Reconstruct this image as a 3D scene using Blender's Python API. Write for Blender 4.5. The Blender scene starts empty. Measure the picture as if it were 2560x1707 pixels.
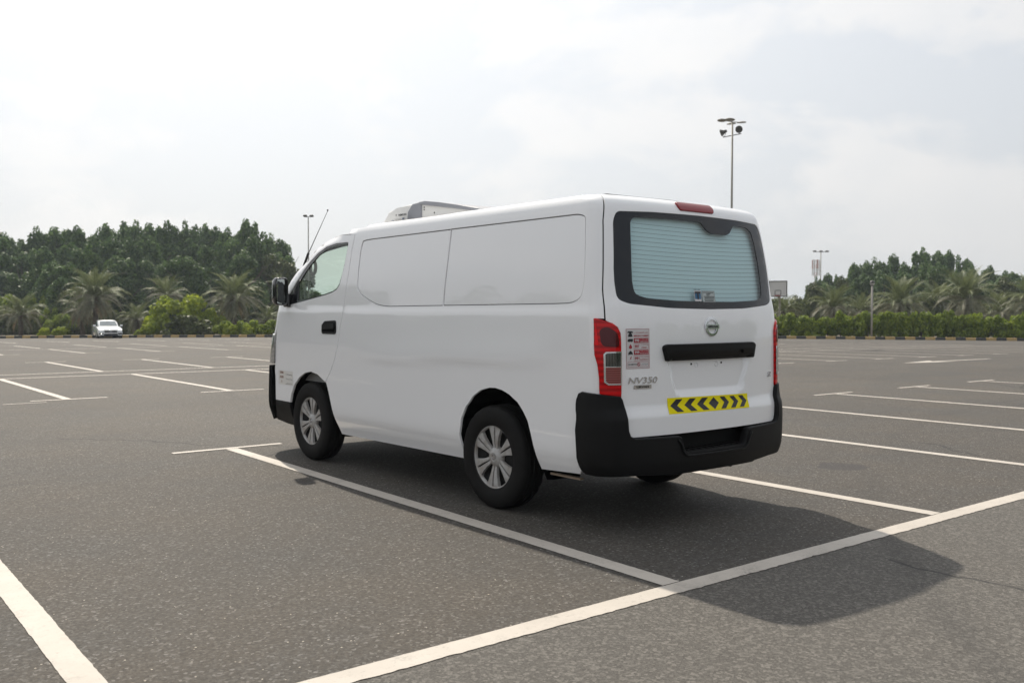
import bpy, bmesh, math, random
import numpy as np
from mathutils import Vector, Matrix, noise
from mathutils.geometry import delaunay_2d_cdt

R = math.radians
PI = math.pi
rnd = random.Random(11)
scene = bpy.context.scene
col = scene.collection

# ------------------------------------------------------------------ camera
cam_d = bpy.data.cameras.new('camera')
cam = bpy.data.objects.new('camera', cam_d)
col.objects.link(cam)
cam_d.sensor_width = 36.0
cam_d.lens = 2321.81 / 2560 * 36.0
cam_d.clip_end = 6000
cam_d.clip_start = 0.05
CAM = Vector((-3.26103, -2.93182, 1.27514))
YAW, PITCH, ROLL = R(38.09237), R(-1.82108), R(0.08273)
fw = Vector((math.sin(YAW) * math.cos(PITCH), math.cos(YAW) * math.cos(PITCH), math.sin(PITCH)))
rt = Vector((math.cos(YAW), -math.sin(YAW), 0))
up = rt.cross(fw)
rt2 = rt * math.cos(ROLL) + up * math.sin(ROLL)
up2 = up * math.cos(ROLL) - rt * math.sin(ROLL)
M = Matrix((rt2, up2, -fw)).transposed().to_4x4()
M.translation = CAM
cam.matrix_world = M
cam_d.dof.use_dof = True
cam_d.dof.focus_distance = 5.6
cam_d.dof.aperture_fstop = 5.0
scene.camera = cam

# ------------------------------------------------------------------ light
SUN_EL, SUN_AZ = R(47.6), R(16.5)       # azimuth measured from +Y towards +X
sun_dir = Vector((math.sin(SUN_AZ) * math.cos(SUN_EL), math.cos(SUN_AZ) * math.cos(SUN_EL), math.sin(SUN_EL)))
sun_d = bpy.data.lights.new('sun', 'SUN')
sun_d.energy = 4.5
sun_d.angle = R(0.8)
sun_d.color = (1.0, 0.915, 0.79)
sun = bpy.data.objects.new('sun', sun_d)
col.objects.link(sun)
sun.rotation_euler = sun_dir.to_track_quat('Z', 'Y').to_euler()

world = bpy.data.worlds.new('World')
scene.world = world
world.use_nodes = True
wn, wl = world.node_tree.nodes, world.node_tree.links
wn.clear()
def wnode(t, **k):
    n = wn.new(t)
    for a, b in k.items(): setattr(n, a, b)
    return n
w_out = wnode('ShaderNodeOutputWorld')
w_bg = wnode('ShaderNodeBackground')
w_bg.inputs['Strength'].default_value = 0.115
sky = wnode('ShaderNodeTexSky', sky_type='NISHITA', sun_disc=False)
sky.sun_elevation = SUN_EL
sky.sun_rotation = SUN_AZ
sky.air_density = 1.0
sky.dust_density = 4.0
sky.ozone_density = 1.0
wl.new(w_bg.outputs[0], w_out.inputs[0])
tc = wnode('ShaderNodeTexCoord')
def math_n(op, a, b=None, c=None, clamp=False):
    n = wnode('ShaderNodeMath', operation=op, use_clamp=clamp)
    for i, v in enumerate((a, b, c)):
        if v is None: continue
        if isinstance(v, (int, float)): n.inputs[i].default_value = v
        else: wl.new(v, n.inputs[i])
    return n.outputs[0]
dotn = wnode('ShaderNodeVectorMath', operation='DOT_PRODUCT')
wl.new(tc.outputs['Generated'], dotn.inputs[0])
dotn.inputs[1].default_value = sun_dir
sep = wnode('ShaderNodeSeparateXYZ')
wl.new(tc.outputs['Generated'], sep.inputs[0])
# high thin cloud and dusty haze: a milky veil, brighter towards the sun
sunny = math_n('POWER', math_n('MAXIMUM', math_n('MULTIPLY_ADD', dotn.outputs['Value'], 0.5, 0.5), 0.0), 6.0)
zpos = math_n('MAXIMUM', sep.outputs['Z'], 0.0)
# cloud plane projection
proj = wnode('ShaderNodeVectorMath', operation='MULTIPLY')
wl.new(tc.outputs['Generated'], proj.inputs[0])
proj.inputs[1].default_value = (1.0, 1.0, 1.9)
n1 = wnode('ShaderNodeTexNoise'); n1.inputs['Scale'].default_value = 4.0; n1.inputs['Detail'].default_value = 9; n1.inputs['Roughness'].default_value = 0.56
n1.inputs['Distortion'].default_value = 0.25
mp = wnode('ShaderNodeMapping'); mp.inputs['Location'].default_value = (3.1, 1.7, 0.4)
wl.new(proj.outputs[0], mp.inputs[0]); wl.new(mp.outputs[0], n1.inputs['Vector'])
cr = wnode('ShaderNodeValToRGB')
cr.color_ramp.elements[0].position = 0.47; cr.color_ramp.elements[1].position = 0.56
wl.new(n1.outputs['Fac'], cr.inputs[0])
n2 = wnode('ShaderNodeTexNoise'); n2.inputs['Scale'].default_value = 9.0; n2.inputs['Detail'].default_value = 6
wl.new(mp.outputs[0], n2.inputs['Vector'])
veil = wnode('ShaderNodeMix', data_type='RGBA')
veil.inputs['Factor'].default_value = 0.86
wl.new(sky.outputs[0], veil.inputs['A'])
vcol = wnode('ShaderNodeMix', data_type='RGBA')
vcol.inputs['A'].default_value = (5.1, 5.35, 5.7, 1)
vcol.inputs['B'].default_value = (11.0, 11.3, 11.5, 1)
wl.new(sunny, vcol.inputs['Factor'])
wl.new(vcol.outputs['Result'], veil.inputs['B'])
cloud = wnode('ShaderNodeMix', data_type='RGBA')
ccol = wnode('ShaderNodeMix', data_type='RGBA')
ccol.inputs['A'].default_value = (6.5, 6.4, 6.35, 1)
ccol.inputs['B'].default_value = (12.5, 12.2, 11.8, 1)
wl.new(sunny, ccol.inputs['Factor'])
wl.new(math_n('MULTIPLY', math_n('MULTIPLY', cr.outputs['Color'], math_n('MULTIPLY_ADD', n2.outputs['Fac'], 0.8, 0.25)), 0.85, clamp=True), cloud.inputs['Factor'])
wl.new(veil.outputs['Result'], cloud.inputs['A'])
wl.new(ccol.outputs['Result'], cloud.inputs['B'])
# the dusty lower air is warm grey
hor = wnode('ShaderNodeMix', data_type='RGBA')
wl.new(math_n('MULTIPLY', math_n('POWER', math_n('SUBTRACT', 1.0, zpos, clamp=True), 10.0), 0.55), hor.inputs['Factor'])
wl.new(cloud.outputs['Result'], hor.inputs['A'])
hcol = wnode('ShaderNodeMix', data_type='RGBA')
hcol.inputs['A'].default_value = (4.75, 4.6, 4.55, 1)
hcol.inputs['B'].default_value = (11.2, 10.9, 10.4, 1)
wl.new(sunny, hcol.inputs['Factor'])
wl.new(hcol.outputs['Result'], hor.inputs['B'])
wl.new(hor.outputs['Result'], w_bg.inputs['Color'])

scene.view_settings.view_transform = 'Standard'
scene.view_settings.look = 'None'
scene.view_settings.exposure = 0.0
scene.view_settings.gamma = 1.0
scene.view_settings.use_curve_mapping = False
scene.render.engine = 'CYCLES'
scene.cycles.max_bounces = 8
scene.cycles.transparent_max_bounces = 12
scene.cycles.use_denoising = True

# ------------------------------------------------------------------ helpers
def link(o, parent=None):
    col.objects.link(o)
    if parent is not None: o.parent = parent
    return o
def tag(o, label=None, cat=None, group=None, kind=None):
    if label: o['label'] = label
    if cat: o['category'] = cat
    if group: o['group'] = group
    if kind: o['kind'] = kind
    return o
def empty(name, loc=(0, 0, 0), rz=0, parent=None):
    o = bpy.data.objects.new(name, None)
    o.empty_display_size = 0.3
    o.location = loc; o.rotation_euler = (0, 0, rz)
    return link(o, parent)
def from_py(name, V, F, mat, parent=None, smooth=False, normals=None):
    me = bpy.data.meshes.new(name)
    me.from_pydata([tuple(v) for v in V], [], [tuple(f) for f in F])
    if mat is not None:
        for m in (mat if isinstance(mat, (list, tuple)) else [mat]): me.materials.append(m)
    if smooth: me.polygons.foreach_set('use_smooth', [True] * len(me.polygons))
    me.update()
    if normals is not None:
        me.normals_split_custom_set_from_vertices([tuple(n) for n in normals])
    return link(bpy.data.objects.new(name, me), parent)
def bm_obj(name, bm, mat, parent=None, smooth=False, bevel=0, seg=2, auto=None):
    if bevel:
        bmesh.ops.bevel(bm, geom=list(bm.edges), offset=bevel, segments=seg, affect='EDGES', profile=0.6, clamp_overlap=True)
    bmesh.ops.recalc_face_normals(bm, faces=bm.faces[:])
    me = bpy.data.meshes.new(name)
    bm.to_mesh(me); bm.free()
    if mat is not None:
        for m in (mat if isinstance(mat, (list, tuple)) else [mat]): me.materials.append(m)
    if smooth:
        me.polygons.foreach_set('use_smooth', [True] * len(me.polygons))
    if auto is not None:
        me.polygons.foreach_set('use_smooth', [True] * len(me.polygons))
        me.set_sharp_from_angle(angle=R(auto))
    return link(bpy.data.objects.new(name, me), parent)
def box(bm, c, s, rot=None, mi=0):
    r = bmesh.ops.create_cube(bm, size=1.0)
    m = Matrix.Translation(Vector(c)) @ (rot.to_4x4() if rot else Matrix.Identity(4)) @ Matrix.Diagonal((*s, 1))
    bmesh.ops.transform(bm, matrix=m, verts=r['verts'])
    if mi:
        for f in {f for v in r['verts'] for f in v.link_faces}: f.material_index = mi
    return r['verts']
def tube(bm, pts, rad, seg=8, cap=True, mi=0):
    pts = [Vector(p) for p in pts]
    n = len(pts)
    rads = rad if isinstance(rad, (list, tuple)) else [rad] * n
    rings = []
    prev = None
    for i, p in enumerate(pts):
        t = (pts[min(i + 1, n - 1)] - pts[max(i - 1, 0)]).normalized()
        if prev is None:
            a = Vector((0, 0, 1)) if abs(t.z) < 0.9 else Vector((1, 0, 0))
            u = t.cross(a).normalized()
        else:
            u = (prev - t * prev.dot(t)).normalized()
        prev = u
        w = t.cross(u)
        rings.append([bm.verts.new(p + (u * math.cos(2 * PI * k / seg) + w * math.sin(2 * PI * k / seg)) * rads[i]) for k in range(seg)])
    for a, b in zip(rings, rings[1:]):
        for k in range(seg):
            f = bm.faces.new((a[k], a[(k + 1) % seg], b[(k + 1) % seg], b[k])); f.material_index = mi
    if cap:
        bm.faces.new(rings[0][::-1]).material_index = mi; bm.faces.new(rings[-1]).material_index = mi
def lathe(bm, prof, seg=32, axis='Z', c=(0, 0, 0), mi=0):
    """prof = (radius, height) pairs"""
    c = Vector(c)
    rings = []
    for r_, h in prof:
        ring = []
        for k in range(seg):
            a = 2 * PI * k / seg
            if axis == 'Z': v = Vector((r_ * math.cos(a), r_ * math.sin(a), h))
            elif axis == 'X': v = Vector((h, r_ * math.cos(a), r_ * math.sin(a)))
            else: v = Vector((r_ * math.cos(a), h, r_ * math.sin(a)))
            ring.append(bm.verts.new(c + v))
        rings.append(ring)
    for a, b in zip(rings, rings[1:]):
        for k in range(seg):
            bm.faces.new((a[k], a[(k + 1) % seg], b[(k + 1) % seg], b[k])).material_index = mi
    return rings
def pchip(xs, ys):
    xs = np.array(xs, float); ys = np.array(ys, float)
    h = np.diff(xs); d = np.diff(ys) / h
    m = np.zeros(len(xs))
    m[0] = d[0]; m[-1] = d[-1]
    for i in range(1, len(xs) - 1):
        if d[i - 1] * d[i] > 0:
            w1 = 2 * h[i] + h[i - 1]; w2 = h[i] + 2 * h[i - 1]
            m[i] = (w1 + w2) / (w1 / d[i - 1] + w2 / d[i])
    xl, yl, ml = xs.tolist(), ys.tolist(), m.tolist()
    import bisect
    def f(x):
        if x <= xl[0]: return yl[0] + ml[0] * (x - xl[0])
        if x >= xl[-1]: return yl[-1] + ml[-1] * (x - xl[-1])
        i = bisect.bisect_right(xl, x) - 1
        H = xl[i + 1] - xl[i]; t = (x - xl[i]) / H
        return ((2*t**3 - 3*t*t + 1) * yl[i] + (t**3 - 2*t*t + t) * H * ml[i] + (-2*t**3 + 3*t*t) * yl[i + 1] + (t**3 - t*t) * H * ml[i + 1])
    return f
def smoothstep(a, b, x):
    t = min(1, max(0, (x - a) / (b - a))); return t * t * (3 - 2 * t)
def in_poly(p, poly):
    x, y = p; c = False; j = len(poly) - 1
    for i in range(len(poly)):
        xi, yi = poly[i]; xj, yj = poly[j]
        if (yi > y) != (yj > y) and x < (xj - xi) * (y - yi) / (yj - yi) + xi: c = not c
        j = i
    return c
def dist_poly(p, poly):
    best = 1e9; n = len(poly)
    px, py = p
    for i in range(n):
        ax, ay = poly[i]; bx, by = poly[(i + 1) % n]
        dx, dy = bx - ax, by - ay
        L = dx * dx + dy * dy
        t = 0 if L == 0 else max(0, min(1, ((px - ax) * dx + (py - ay) * dy) / L))
        d = math.hypot(px - ax - t * dx, py - ay - t * dy)
        if d < best: best = d
    return best
def round_poly(pts, r=0.02, n=4):
    """round every corner; a point may carry its own radius as third value"""
    out = []; N = len(pts)
    for i in range(N):
        p = Vector(pts[i][:2]); rr = pts[i][2] if len(pts[i]) > 2 else r
        a = Vector(pts[i - 1][:2]); b = Vector(pts[(i + 1) % N][:2])
        da, db = (a - p), (b - p)
        la, lb = da.length, db.length
        if rr <= 0 or la < 1e-6 or lb < 1e-6: out.append((p.x, p.y)); continue
        t = min(rr, la * 0.45, lb * 0.45)
        A = p + da / la * t; B = p + db / lb * t
        for k in range(n + 1):
            s = k / n
            q = A * (1 - s) ** 2 + p * 2 * s * (1 - s) + B * s * s
            out.append((q.x, q.y))
    return out
def resample(poly, d):
    out = []; n = len(poly)
    for i in range(n):
        a = Vector(poly[i]); b = Vector(poly[(i + 1) % n])
        L = (b - a).length
        if L < 1e-5: continue
        k = max(1, int(math.ceil(L / d)))
        for j in range(k):
            q = a.lerp(b, j / k); out.append((q.x, q.y))
    return out
def inset_poly(poly, d):
    """move the outline inwards by d (counter-clockwise or not)"""
    n = len(poly)
    area = sum(poly[i][0] * poly[(i + 1) % n][1] - poly[(i + 1) % n][0] * poly[i][1] for i in range(n))
    s = 1 if area > 0 else -1
    out = []
    for i in range(n):
        a = Vector(poly[i - 1]); p = Vector(poly[i]); b = Vector(poly[(i + 1) % n])
        e1 = (p - a); e2 = (b - p)
        if e1.length < 1e-9: e1 = e2
        if e2.length < 1e-9: e2 = e1
        e1.normalize(); e2.normalize()
        n1 = Vector((-e1.y, e1.x)) * s; n2 = Vector((-e2.y, e2.x)) * s
        m = n1 + n2
        if m.length < 1e-6: m = n1
        m.normalize()
        c = max(0.5, m.dot(n1))
        q = p + m * (d / c)
        out.append((q.x, q.y))
    return out
def panel(name, poly, holes, fn, mat, parent, step=0.04, rim=0.014, off=0.0, label=None, flip=False, extra=None, lip=0.0006):
    """A sheet-metal panel: an outline (with holes) in surface coordinates wrapped on the surface fn(u,v),
    its edges rolled over and turned inwards by rim."""
    poly = resample(poly, step)
    holes = [resample(h, step) for h in holes]
    V = list(poly); loops = [list(range(len(poly)))]
    for h in holes:
        s = len(V); V += h; loops.append(list(range(s, s + len(h))))
    E = [(l[i], l[(i + 1) % len(l)]) for l in loops for i in range(len(l))]
    us = [p[0] for p in poly]; vs = [p[1] for p in poly]
    u0, u1, v0, v1 = min(us), max(us), min(vs), max(vs)
    nu = int((u1 - u0) / step) + 1; nv = int((v1 - v0) / step) + 1
    for i in range(nu + 1):
        for j in range(nv + 1):
            p = (u0 + (i + 0.5 * (j % 2)) * step, v0 + j * step * 0.98 + 0.0007)
            if in_poly(p, poly) and dist_poly(p, poly) > step * 0.45 and all((not in_poly(p, h)) and dist_poly(p, h) > step * 0.45 for h in holes):
                V.append(p)
    if extra:
        V += [p for p in extra if in_poly(p, poly)]
    res = delaunay_2d_cdt([Vector(v) for v in V], E, [], 0, 1e-6)
    vv = [(v.x, v.y) for v in res[0]]
    tris = []
    for f in res[2]:
        cx = sum(vv[i][0] for i in f) / 3; cy = sum(vv[i][1] for i in f) / 3
        if in_poly((cx, cy), poly) and not any(in_poly((cx, cy), h) for h in holes): tris.append(tuple(f))
    e = 1e-3
    P, N = [], []
    def pn(u, v):
        p = fn(u, v); du = fn(u + e, v) - fn(u - e, v); dv = fn(u, v + e) - fn(u, v - e)
        n = du.cross(dv)
        n = n.normalized() if n.length > 1e-12 else Vector((0, 0, 1))
        return p, (-n if flip else n)
    for u, v in vv:
        p, n = pn(u, v); P.append(p + n * off); N.append(n)
    if flip: tris = [t[::-1] for t in tris]
    # make the winding agree with the normals
    F = []
    for t in tris:
        fn_ = (P[t[1]] - P[t[0]]).cross(P[t[2]] - P[t[0]])
        F.append(t if fn_.dot(N[t[0]]) >= 0 else t[::-1])
    # boundary edges
    cnt = {}
    for t in F:
        for k in range(3):
            a, b = t[k], t[(k + 1) % 3]; cnt[(a, b)] = 1
    bnd = [(a, b) for (a, b) in cnt if (b, a) not in cnt]
    nxt = {a: b for a, b in bnd}
    prv = {b: a for a, b in bnd}
    if rim > 0:
        m1, m2 = {}, {}
        for a in nxt:
            if a not in prv: continue
            t = (P[nxt[a]] - P[prv[a]])
            t = t.normalized() if t.length > 1e-9 else Vector((1, 0, 0))
            o = t.cross(N[a]).normalized()      # outward in the surface
            P.append(P[a] + o * lip - N[a] * lip); N.append((o + N[a] * 0.3).normalized()); m1[a] = len(P) - 1
            P.append(P[a] + o * lip - N[a] * rim); N.append(o.copy()); m2[a] = len(P) - 1
        for a, b in bnd:
            if a in m1 and b in m1:
                F.append((b, a, m1[a], m1[b])); F.append((m1[b], m1[a], m2[a], m2[b]))
    o = from_py(name, P, F, mat, parent, smooth=True, normals=N)
    if label: o['label'] = label
    return o

# ------------------------------------------------------------------ materials
def mat(name, base=(0.5, 0.5, 0.5), rough=0.5, metal=0.0, coat=0.0, coat_rough=0.03, spec=0.5, emit=None, es=0, trans=0):
    m = bpy.data.materials.new(name); m.use_nodes = True
    b = m.node_tree.nodes['Principled BSDF']
    b.inputs['Base Color'].default_value = (*base, 1)
    b.inputs['Roughness'].default_value = rough
    b.inputs['Metallic'].default_value = metal
    b.inputs['Coat Weight'].default_value = coat
    b.inputs['Coat Roughness'].default_value = coat_rough
    b.inputs['Specular IOR Level'].default_value = spec
    b.inputs['Transmission Weight'].default_value = trans
    if emit: b.inputs['Emission Color'].default_value = (*emit, 1); b.inputs['Emission Strength'].default_value = es
    return m
class NT:
    def __init__(s, m): s.m = m; s.n = m.node_tree.nodes; s.l = m.node_tree.links; s.b = s.n.get('Principled BSDF')
    def new(s, t, **k):
        n = s.n.new(t)
        for a, b in k.items():
            if a in n.inputs: n.inputs[a].default_value = b
            else: setattr(n, a, b)
        return n
    def noise(s, scale, detail=4, rough=0.5, vec=None, dist=0):
        n = s.new('ShaderNodeTexNoise'); n.inputs['Scale'].default_value = scale; n.inputs['Detail'].default_value = detail
        n.inputs['Roughness'].default_value = rough; n.inputs['Distortion'].default_value = dist
        if vec is not None: s.l.new(vec, n.inputs['Vector'])
        return n.outputs['Fac']
    def ramp(s, fac, stops):
        r = s.new('ShaderNodeValToRGB')
        while len(r.color_ramp.elements) < len(stops): r.color_ramp.elements.new(0.5)
        for e_, (p, c) in zip(r.color_ramp.elements, stops):
            e_.position = p; e_.color = (*c, 1) if not isinstance(c, (int, float)) else (c, c, c, 1)
        s.l.new(fac, r.inputs[0]); return r.outputs['Color']
    def mix(s, fac, a, b, blend='MIX'):
        m = s.new('ShaderNodeMix', data_type='RGBA', blend_type=blend)
        for k, v in (('Factor', fac), ('A', a), ('B', b)):
            if isinstance(v, tuple): m.inputs[k].default_value = (*v, 1)
            elif isinstance(v, (int, float)): m.inputs[k].default_value = v
            else: s.l.new(v, m.inputs[k])
        return m.outputs['Result']
    def math(s, op, a, b=None, c=None, clamp=False):
        n = s.new('ShaderNodeMath', operation=op, use_clamp=clamp)
        for i, v in enumerate((a, b, c)):
            if v is None: continue
            if isinstance(v, (int, float)): n.inputs[i].default_value = v
            else: s.l.new(v, n.inputs[i])
        return n.outputs[0]
    def coord(s, which='Object'): return s.new('ShaderNodeTexCoord').outputs[which]
    def bump(s, h, strength=0.3, dist=0.01, normal=None):
        b = s.new('ShaderNodeBump'); b.inputs['Strength'].default_value = strength; b.inputs['Distance'].default_value = dist
        s.l.new(h, b.inputs['Height'])
        if normal is not None: s.l.new(normal, b.inputs['Normal'])
        return b.outputs[0]

# paint: white with faint road film towards the sill
m_white = mat('white_paint', (0.77, 0.775, 0.785), 0.28, coat=1.0, coat_rough=0.02)
m_white.node_tree.nodes['Principled BSDF'].inputs['Coat IOR'].default_value = 1.62
t = NT(m_white)
oc = t.coord('Object')
film = t.noise(3.0, 5, 0.6, oc)
sx = t.new('ShaderNodeSeparateXYZ'); t.l.new(oc, sx.inputs[0])
low = t.math('MULTIPLY', t.math('SUBTRACT', 0.55, sx.outputs['Z'], clamp=True), 1.6, clamp=True)
t.l.new(t.mix(t.math('MULTIPLY', t.math('ADD', t.math('MULTIPLY', film, 0.10), t.math('MULTIPLY', low, film)), 0.45, clamp=True), (0.915, 0.92, 0.93), (0.66, 0.63, 0.58)), t.b.inputs['Base Color'])
t.l.new(t.math('MULTIPLY_ADD', film, 0.04, 0.005), t.b.inputs['Coat Roughness'])
wv_ = t.bump(t.noise(2.2, 2, 0.4, oc), 0.12, 0.02)       # slight oil-canning of the sheet metal
t.l.new(wv_, t.b.inputs['Coat Normal']); t.l.new(wv_, t.b.inputs['Normal'])
m_plastic = mat('black_plastic', (0.005, 0.005, 0.0055), 0.5, spec=0.2)
t = NT(m_plastic)
t.l.new(t.bump(t.noise(420, 2, 0.5, t.coord()), 0.25, 0.001), t.b.inputs['Normal'])
t.l.new(t.math('MULTIPLY_ADD', t.noise(6, 5, 0.6, t.coord()), 0.16, 0.42), t.b.inputs['Roughness'])
m_gloss_black = mat('gloss_black', (0.012, 0.013, 0.016), 0.12, coat=0.6)
m_frit = mat('window_border_black', (0.006, 0.008, 0.012), 0.06, spec=0.45)
m_dark = mat('dark_void', (0.003, 0.003, 0.0035), 0.9, spec=0.05)
m_under = mat('underbody_dark', (0.008, 0.008, 0.008), 0.8, spec=.2)
m_seam = mat('panel_seam_grey', (0.10, 0.10, 0.105), 0.6)  # even grey floor of the grooves round the pressed side panels
m_chrome = mat('chrome', (0.72, 0.73, 0.75), 0.12, metal=1.0)
m_rubber = mat('tyre_rubber', (0.016, 0.016, 0.017), 0.7, spec=0.18)
t = NT(m_rubber)
t.l.new(t.mix(t.noise(9, 6, 0.65, t.coord()), (0.0035, 0.0035, 0.004), (0.013, 0.012, 0.011)), t.b.inputs['Base Color'])
m_hub = mat('hubcap_silver', (0.36, 0.355, 0.345), 0.42, metal=0.0, spec=.5)
t = NT(m_hub)
t.l.new(t.mix(t.ramp(t.noise(14, 6, 0.65, t.coord()), [(0.40, 0.0), (0.75, 1.0)]), (0.43, 0.425, 0.415), (0.25, 0.215, 0.18)), t.b.inputs['Base Color'])
m_steel = mat('dark_steel_wheel', (0.02, 0.02, 0.02), 0.6, metal=0.3)
m_red = mat('red_lens', (0.50, 0.006, 0.012), 0.12, coat=0.25, coat_rough=0.02, spec=.25)
t = NT(m_red)
rc = t.coord('Object')
wv = t.new('ShaderNodeTexWave', wave_type='BANDS', bands_direction='Z'); wv.inputs['Scale'].default_value = 9.0; wv.inputs['Distortion'].default_value = 0.6
t.l.new(rc, wv.inputs['Vector'])
t.l.new(t.mix(wv.outputs['Fac'], (0.36, 0.001, 0.004), (0.62, 0.003, 0.006)), t.b.inputs['Base Color'])
m_red_dark = mat('dark_red_lens', (0.075, 0.002, 0.005), 0.12, coat=.3, spec=.3)
m_brake = mat('high_brake_lens', (0.25, 0.008, 0.014), 0.2, coat=.4, spec=.3)
m_clear = mat('clear_lens', (0.46, 0.46, 0.45), 0.12, metal=0.5, coat=1.0)
t = NT(m_clear)
bk = t.new('ShaderNodeTexWave', wave_type='BANDS', bands_direction='Z'); bk.inputs['Scale'].default_value = 26
t.l.new(t.coord(), bk.inputs['Vector'])
t.l.new(t.mix(bk.outputs['Fac'], (0.16, 0.16, 0.15), (0.62, 0.62, 0.60)), t.b.inputs['Base Color'])
m_pink = mat('fog_lens', (0.33, 0.06, 0.06), 0.15, coat=1.0)
t = NT(m_pink)
bk = t.new('ShaderNodeTexWave', wave_type='BANDS', bands_direction='Z'); bk.inputs['Scale'].default_value = 26
t.l.new(t.coord(), bk.inputs['Vector'])
t.l.new(t.mix(bk.outputs['Fac'], (0.10, 0.012, 0.012), (0.32, 0.075, 0.07)), t.b.inputs['Base Color'])
m_smoke = mat('smoked_reverse_lens', (0.05, 0.055, 0.05), 0.10, coat=1.0)
t = NT(m_smoke)
bk = t.new('ShaderNodeTexWave', wave_type='BANDS', bands_direction='X'); bk.inputs['Scale'].default_value = 22
t.l.new(t.coord(), bk.inputs['Vector'])
t.l.new(t.mix(bk.outputs['Fac'], (0.018, 0.021, 0.019), (0.055, 0.06, 0.055)), t.b.inputs['Base Color'])
def glass(name, tint, base_refl=0.04, rough=0.0):
    m = bpy.data.materials.new(name); m.use_nodes = True
    n, l = m.node_tree.nodes, m.node_tree.links
    n.clear()
    o = n.new('ShaderNodeOutputMaterial'); mx = n.new('ShaderNodeMixShader'); tr = n.new('ShaderNodeBsdfTransparent'); g = n.new('ShaderNodeBsdfGlossy')
    fr = n.new('ShaderNodeFresnel')
    ge = n.new('ShaderNodeNewGeometry'); ma = n.new('ShaderNodeMath'); ma.operation = 'MULTIPLY_ADD'
    ma.inputs[1].default_value = 1 / 1.5 - 1.5; ma.inputs[2].default_value = 1.5      # thin sheet: the same reflectance from both faces
    l.new(ge.outputs['Backfacing'], ma.inputs[0]); l.new(ma.outputs[0], fr.inputs['IOR'])
    tr.inputs['Color'].default_value = (*tint, 1); g.inputs['Roughness'].default_value = rough
    l.new(fr.outputs[0], mx.inputs[0]); l.new(tr.outputs[0], mx.inputs[1]); l.new(g.outputs[0], mx.inputs[2]); l.new(mx.outputs[0], o.inputs[0])
    return m
m_glass = glass('door_glass_green_tint', (0.80, 0.88, 0.82))
m_rglass = glass('rear_glass_teal_tint', (0.80, 0.935, 0.955))
m_board = mat('insulation_board', (0.82, 0.84, 0.84), 0.6)
m_beige = mat('beige_trim', (0.45, 0.41, 0.35), 0.7)
m_grey_trim = mat('grey_trim', (0.28, 0.28, 0.27), 0.7)
m_mirror = mat('mirror_glass', (0.62, 0.66, 0.64), 0.02, metal=1.0)
m_unit_w = mat('unit_white', (0.84, 0.83, 0.80), 0.4)
m_unit_g = mat('unit_grey', (0.30, 0.31, 0.34), 0.5)
m_yellow = mat('reflective_yellow', (0.88, 0.76, 0.004), 0.5, spec=0.15)
m_black = mat('print_black', (0.012, 0.012, 0.016), 0.4)
m_paper = mat('sticker_white', (0.62, 0.60, 0.60), 0.4)
m_sred = mat('print_red', (0.36, 0.02, 0.035), 0.4)
m_blue = mat('print_blue', (0.02, 0.12, 0.25), 0.4)
m_brown = mat('print_brown', (0.28, 0.13, 0.08), 0.5)
m_rust = mat('rust', (0.24, 0.18, 0.13), 0.9)

# ================================================================== GROUND
GC = (0.0, 0.8)
def gz(x, y):
    r = math.hypot(x - GC[0], y - GC[1]); K = 1.435e-4
    if r < 60: return -K * r * r
    z60 = -K * 3600; s = 2 * K * 60
    if r < 100: return z60 - s * (r - 60)
    z100 = z60 - s * 40
    return z100 - s * 30 * (1 - math.exp(-(r - 100) / 30))
def at(u, d):
    """point on the ground d metres in front of the camera, u pixels from the left of the 2560 px photograph"""
    v = fw * 1.0; v.z = 0; v.normalize()
    p = Vector((CAM.x, CAM.y, 0)) + v * d + rt * ((u - 1280) / 2321.81 * d)
    return Vector((p.x, p.y, gz(p.x, p.y)))

m_asph = mat('asphalt', (0.08, 0.07, 0.06), 0.8, spec=0.3)
t = NT(m_asph)
co = t.coord('Object')
big = t.noise(0.10, 5, 0.6, co)
mid = t.noise(0.9, 6, 0.6, co)
fine = t.noise(62, 5, 0.8, co)
vor = t.new('ShaderNodeTexVoronoi'); vor.inputs['Scale'].default_value = 85; t.l.new(co, vor.inputs['Vector'])
vor2 = t.new('ShaderNodeTexVoronoi'); vor2.inputs['Scale'].default_value = 80; t.l.new(co, vor2.inputs['Vector'])
sepc = t.new('ShaderNodeSeparateColor'); t.l.new(vor.outputs['Color'], sepc.inputs[0])
sepc2 = t.new('ShaderNodeSeparateColor'); t.l.new(vor2.outputs['Color'], sepc2.inputs[0])
stone = t.ramp(sepc.outputs[0], [(0.0, 0.030), (0.5, 0.058), (0.82, 0.090), (0.93, 0.14), (1.0, 0.26)])
tone = t.mix(t.ramp(fine, [(0.33, 0.0), (0.7, 1.0)]), (0.024, 0.0208, 0.0170), (0.156, 0.134, 0.107))
c1 = t.mix(0.5, tone, stone)
# larger pale chips scattered
chip = t.math('MULTIPLY', t.math('GREATER_THAN', sepc2.outputs[0], 0.991), t.math('LESS_THAN', vor2.outputs['Distance'], 0.33))
c1 = t.mix(t.math('MULTIPLY', chip, 0.85), c1, (0.50, 0.46, 0.40))
warm = t.mix(t.ramp(mid, [(0.3, 0.0), (0.75, 1.0)]), (0.90, 0.93, 0.97), (1.09, 1.03, 0.96))
c2 = t.mix(1.0, c1, warm, 'MULTIPLY')
c3 = t.mix(1.0, c2, t.mix(t.ramp(big, [(0.32, 0.0), (0.68, 1.0)]), (0.84, 0.83, 0.82), (1.12, 1.10, 1.06)), 'MULTIPLY')
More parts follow.
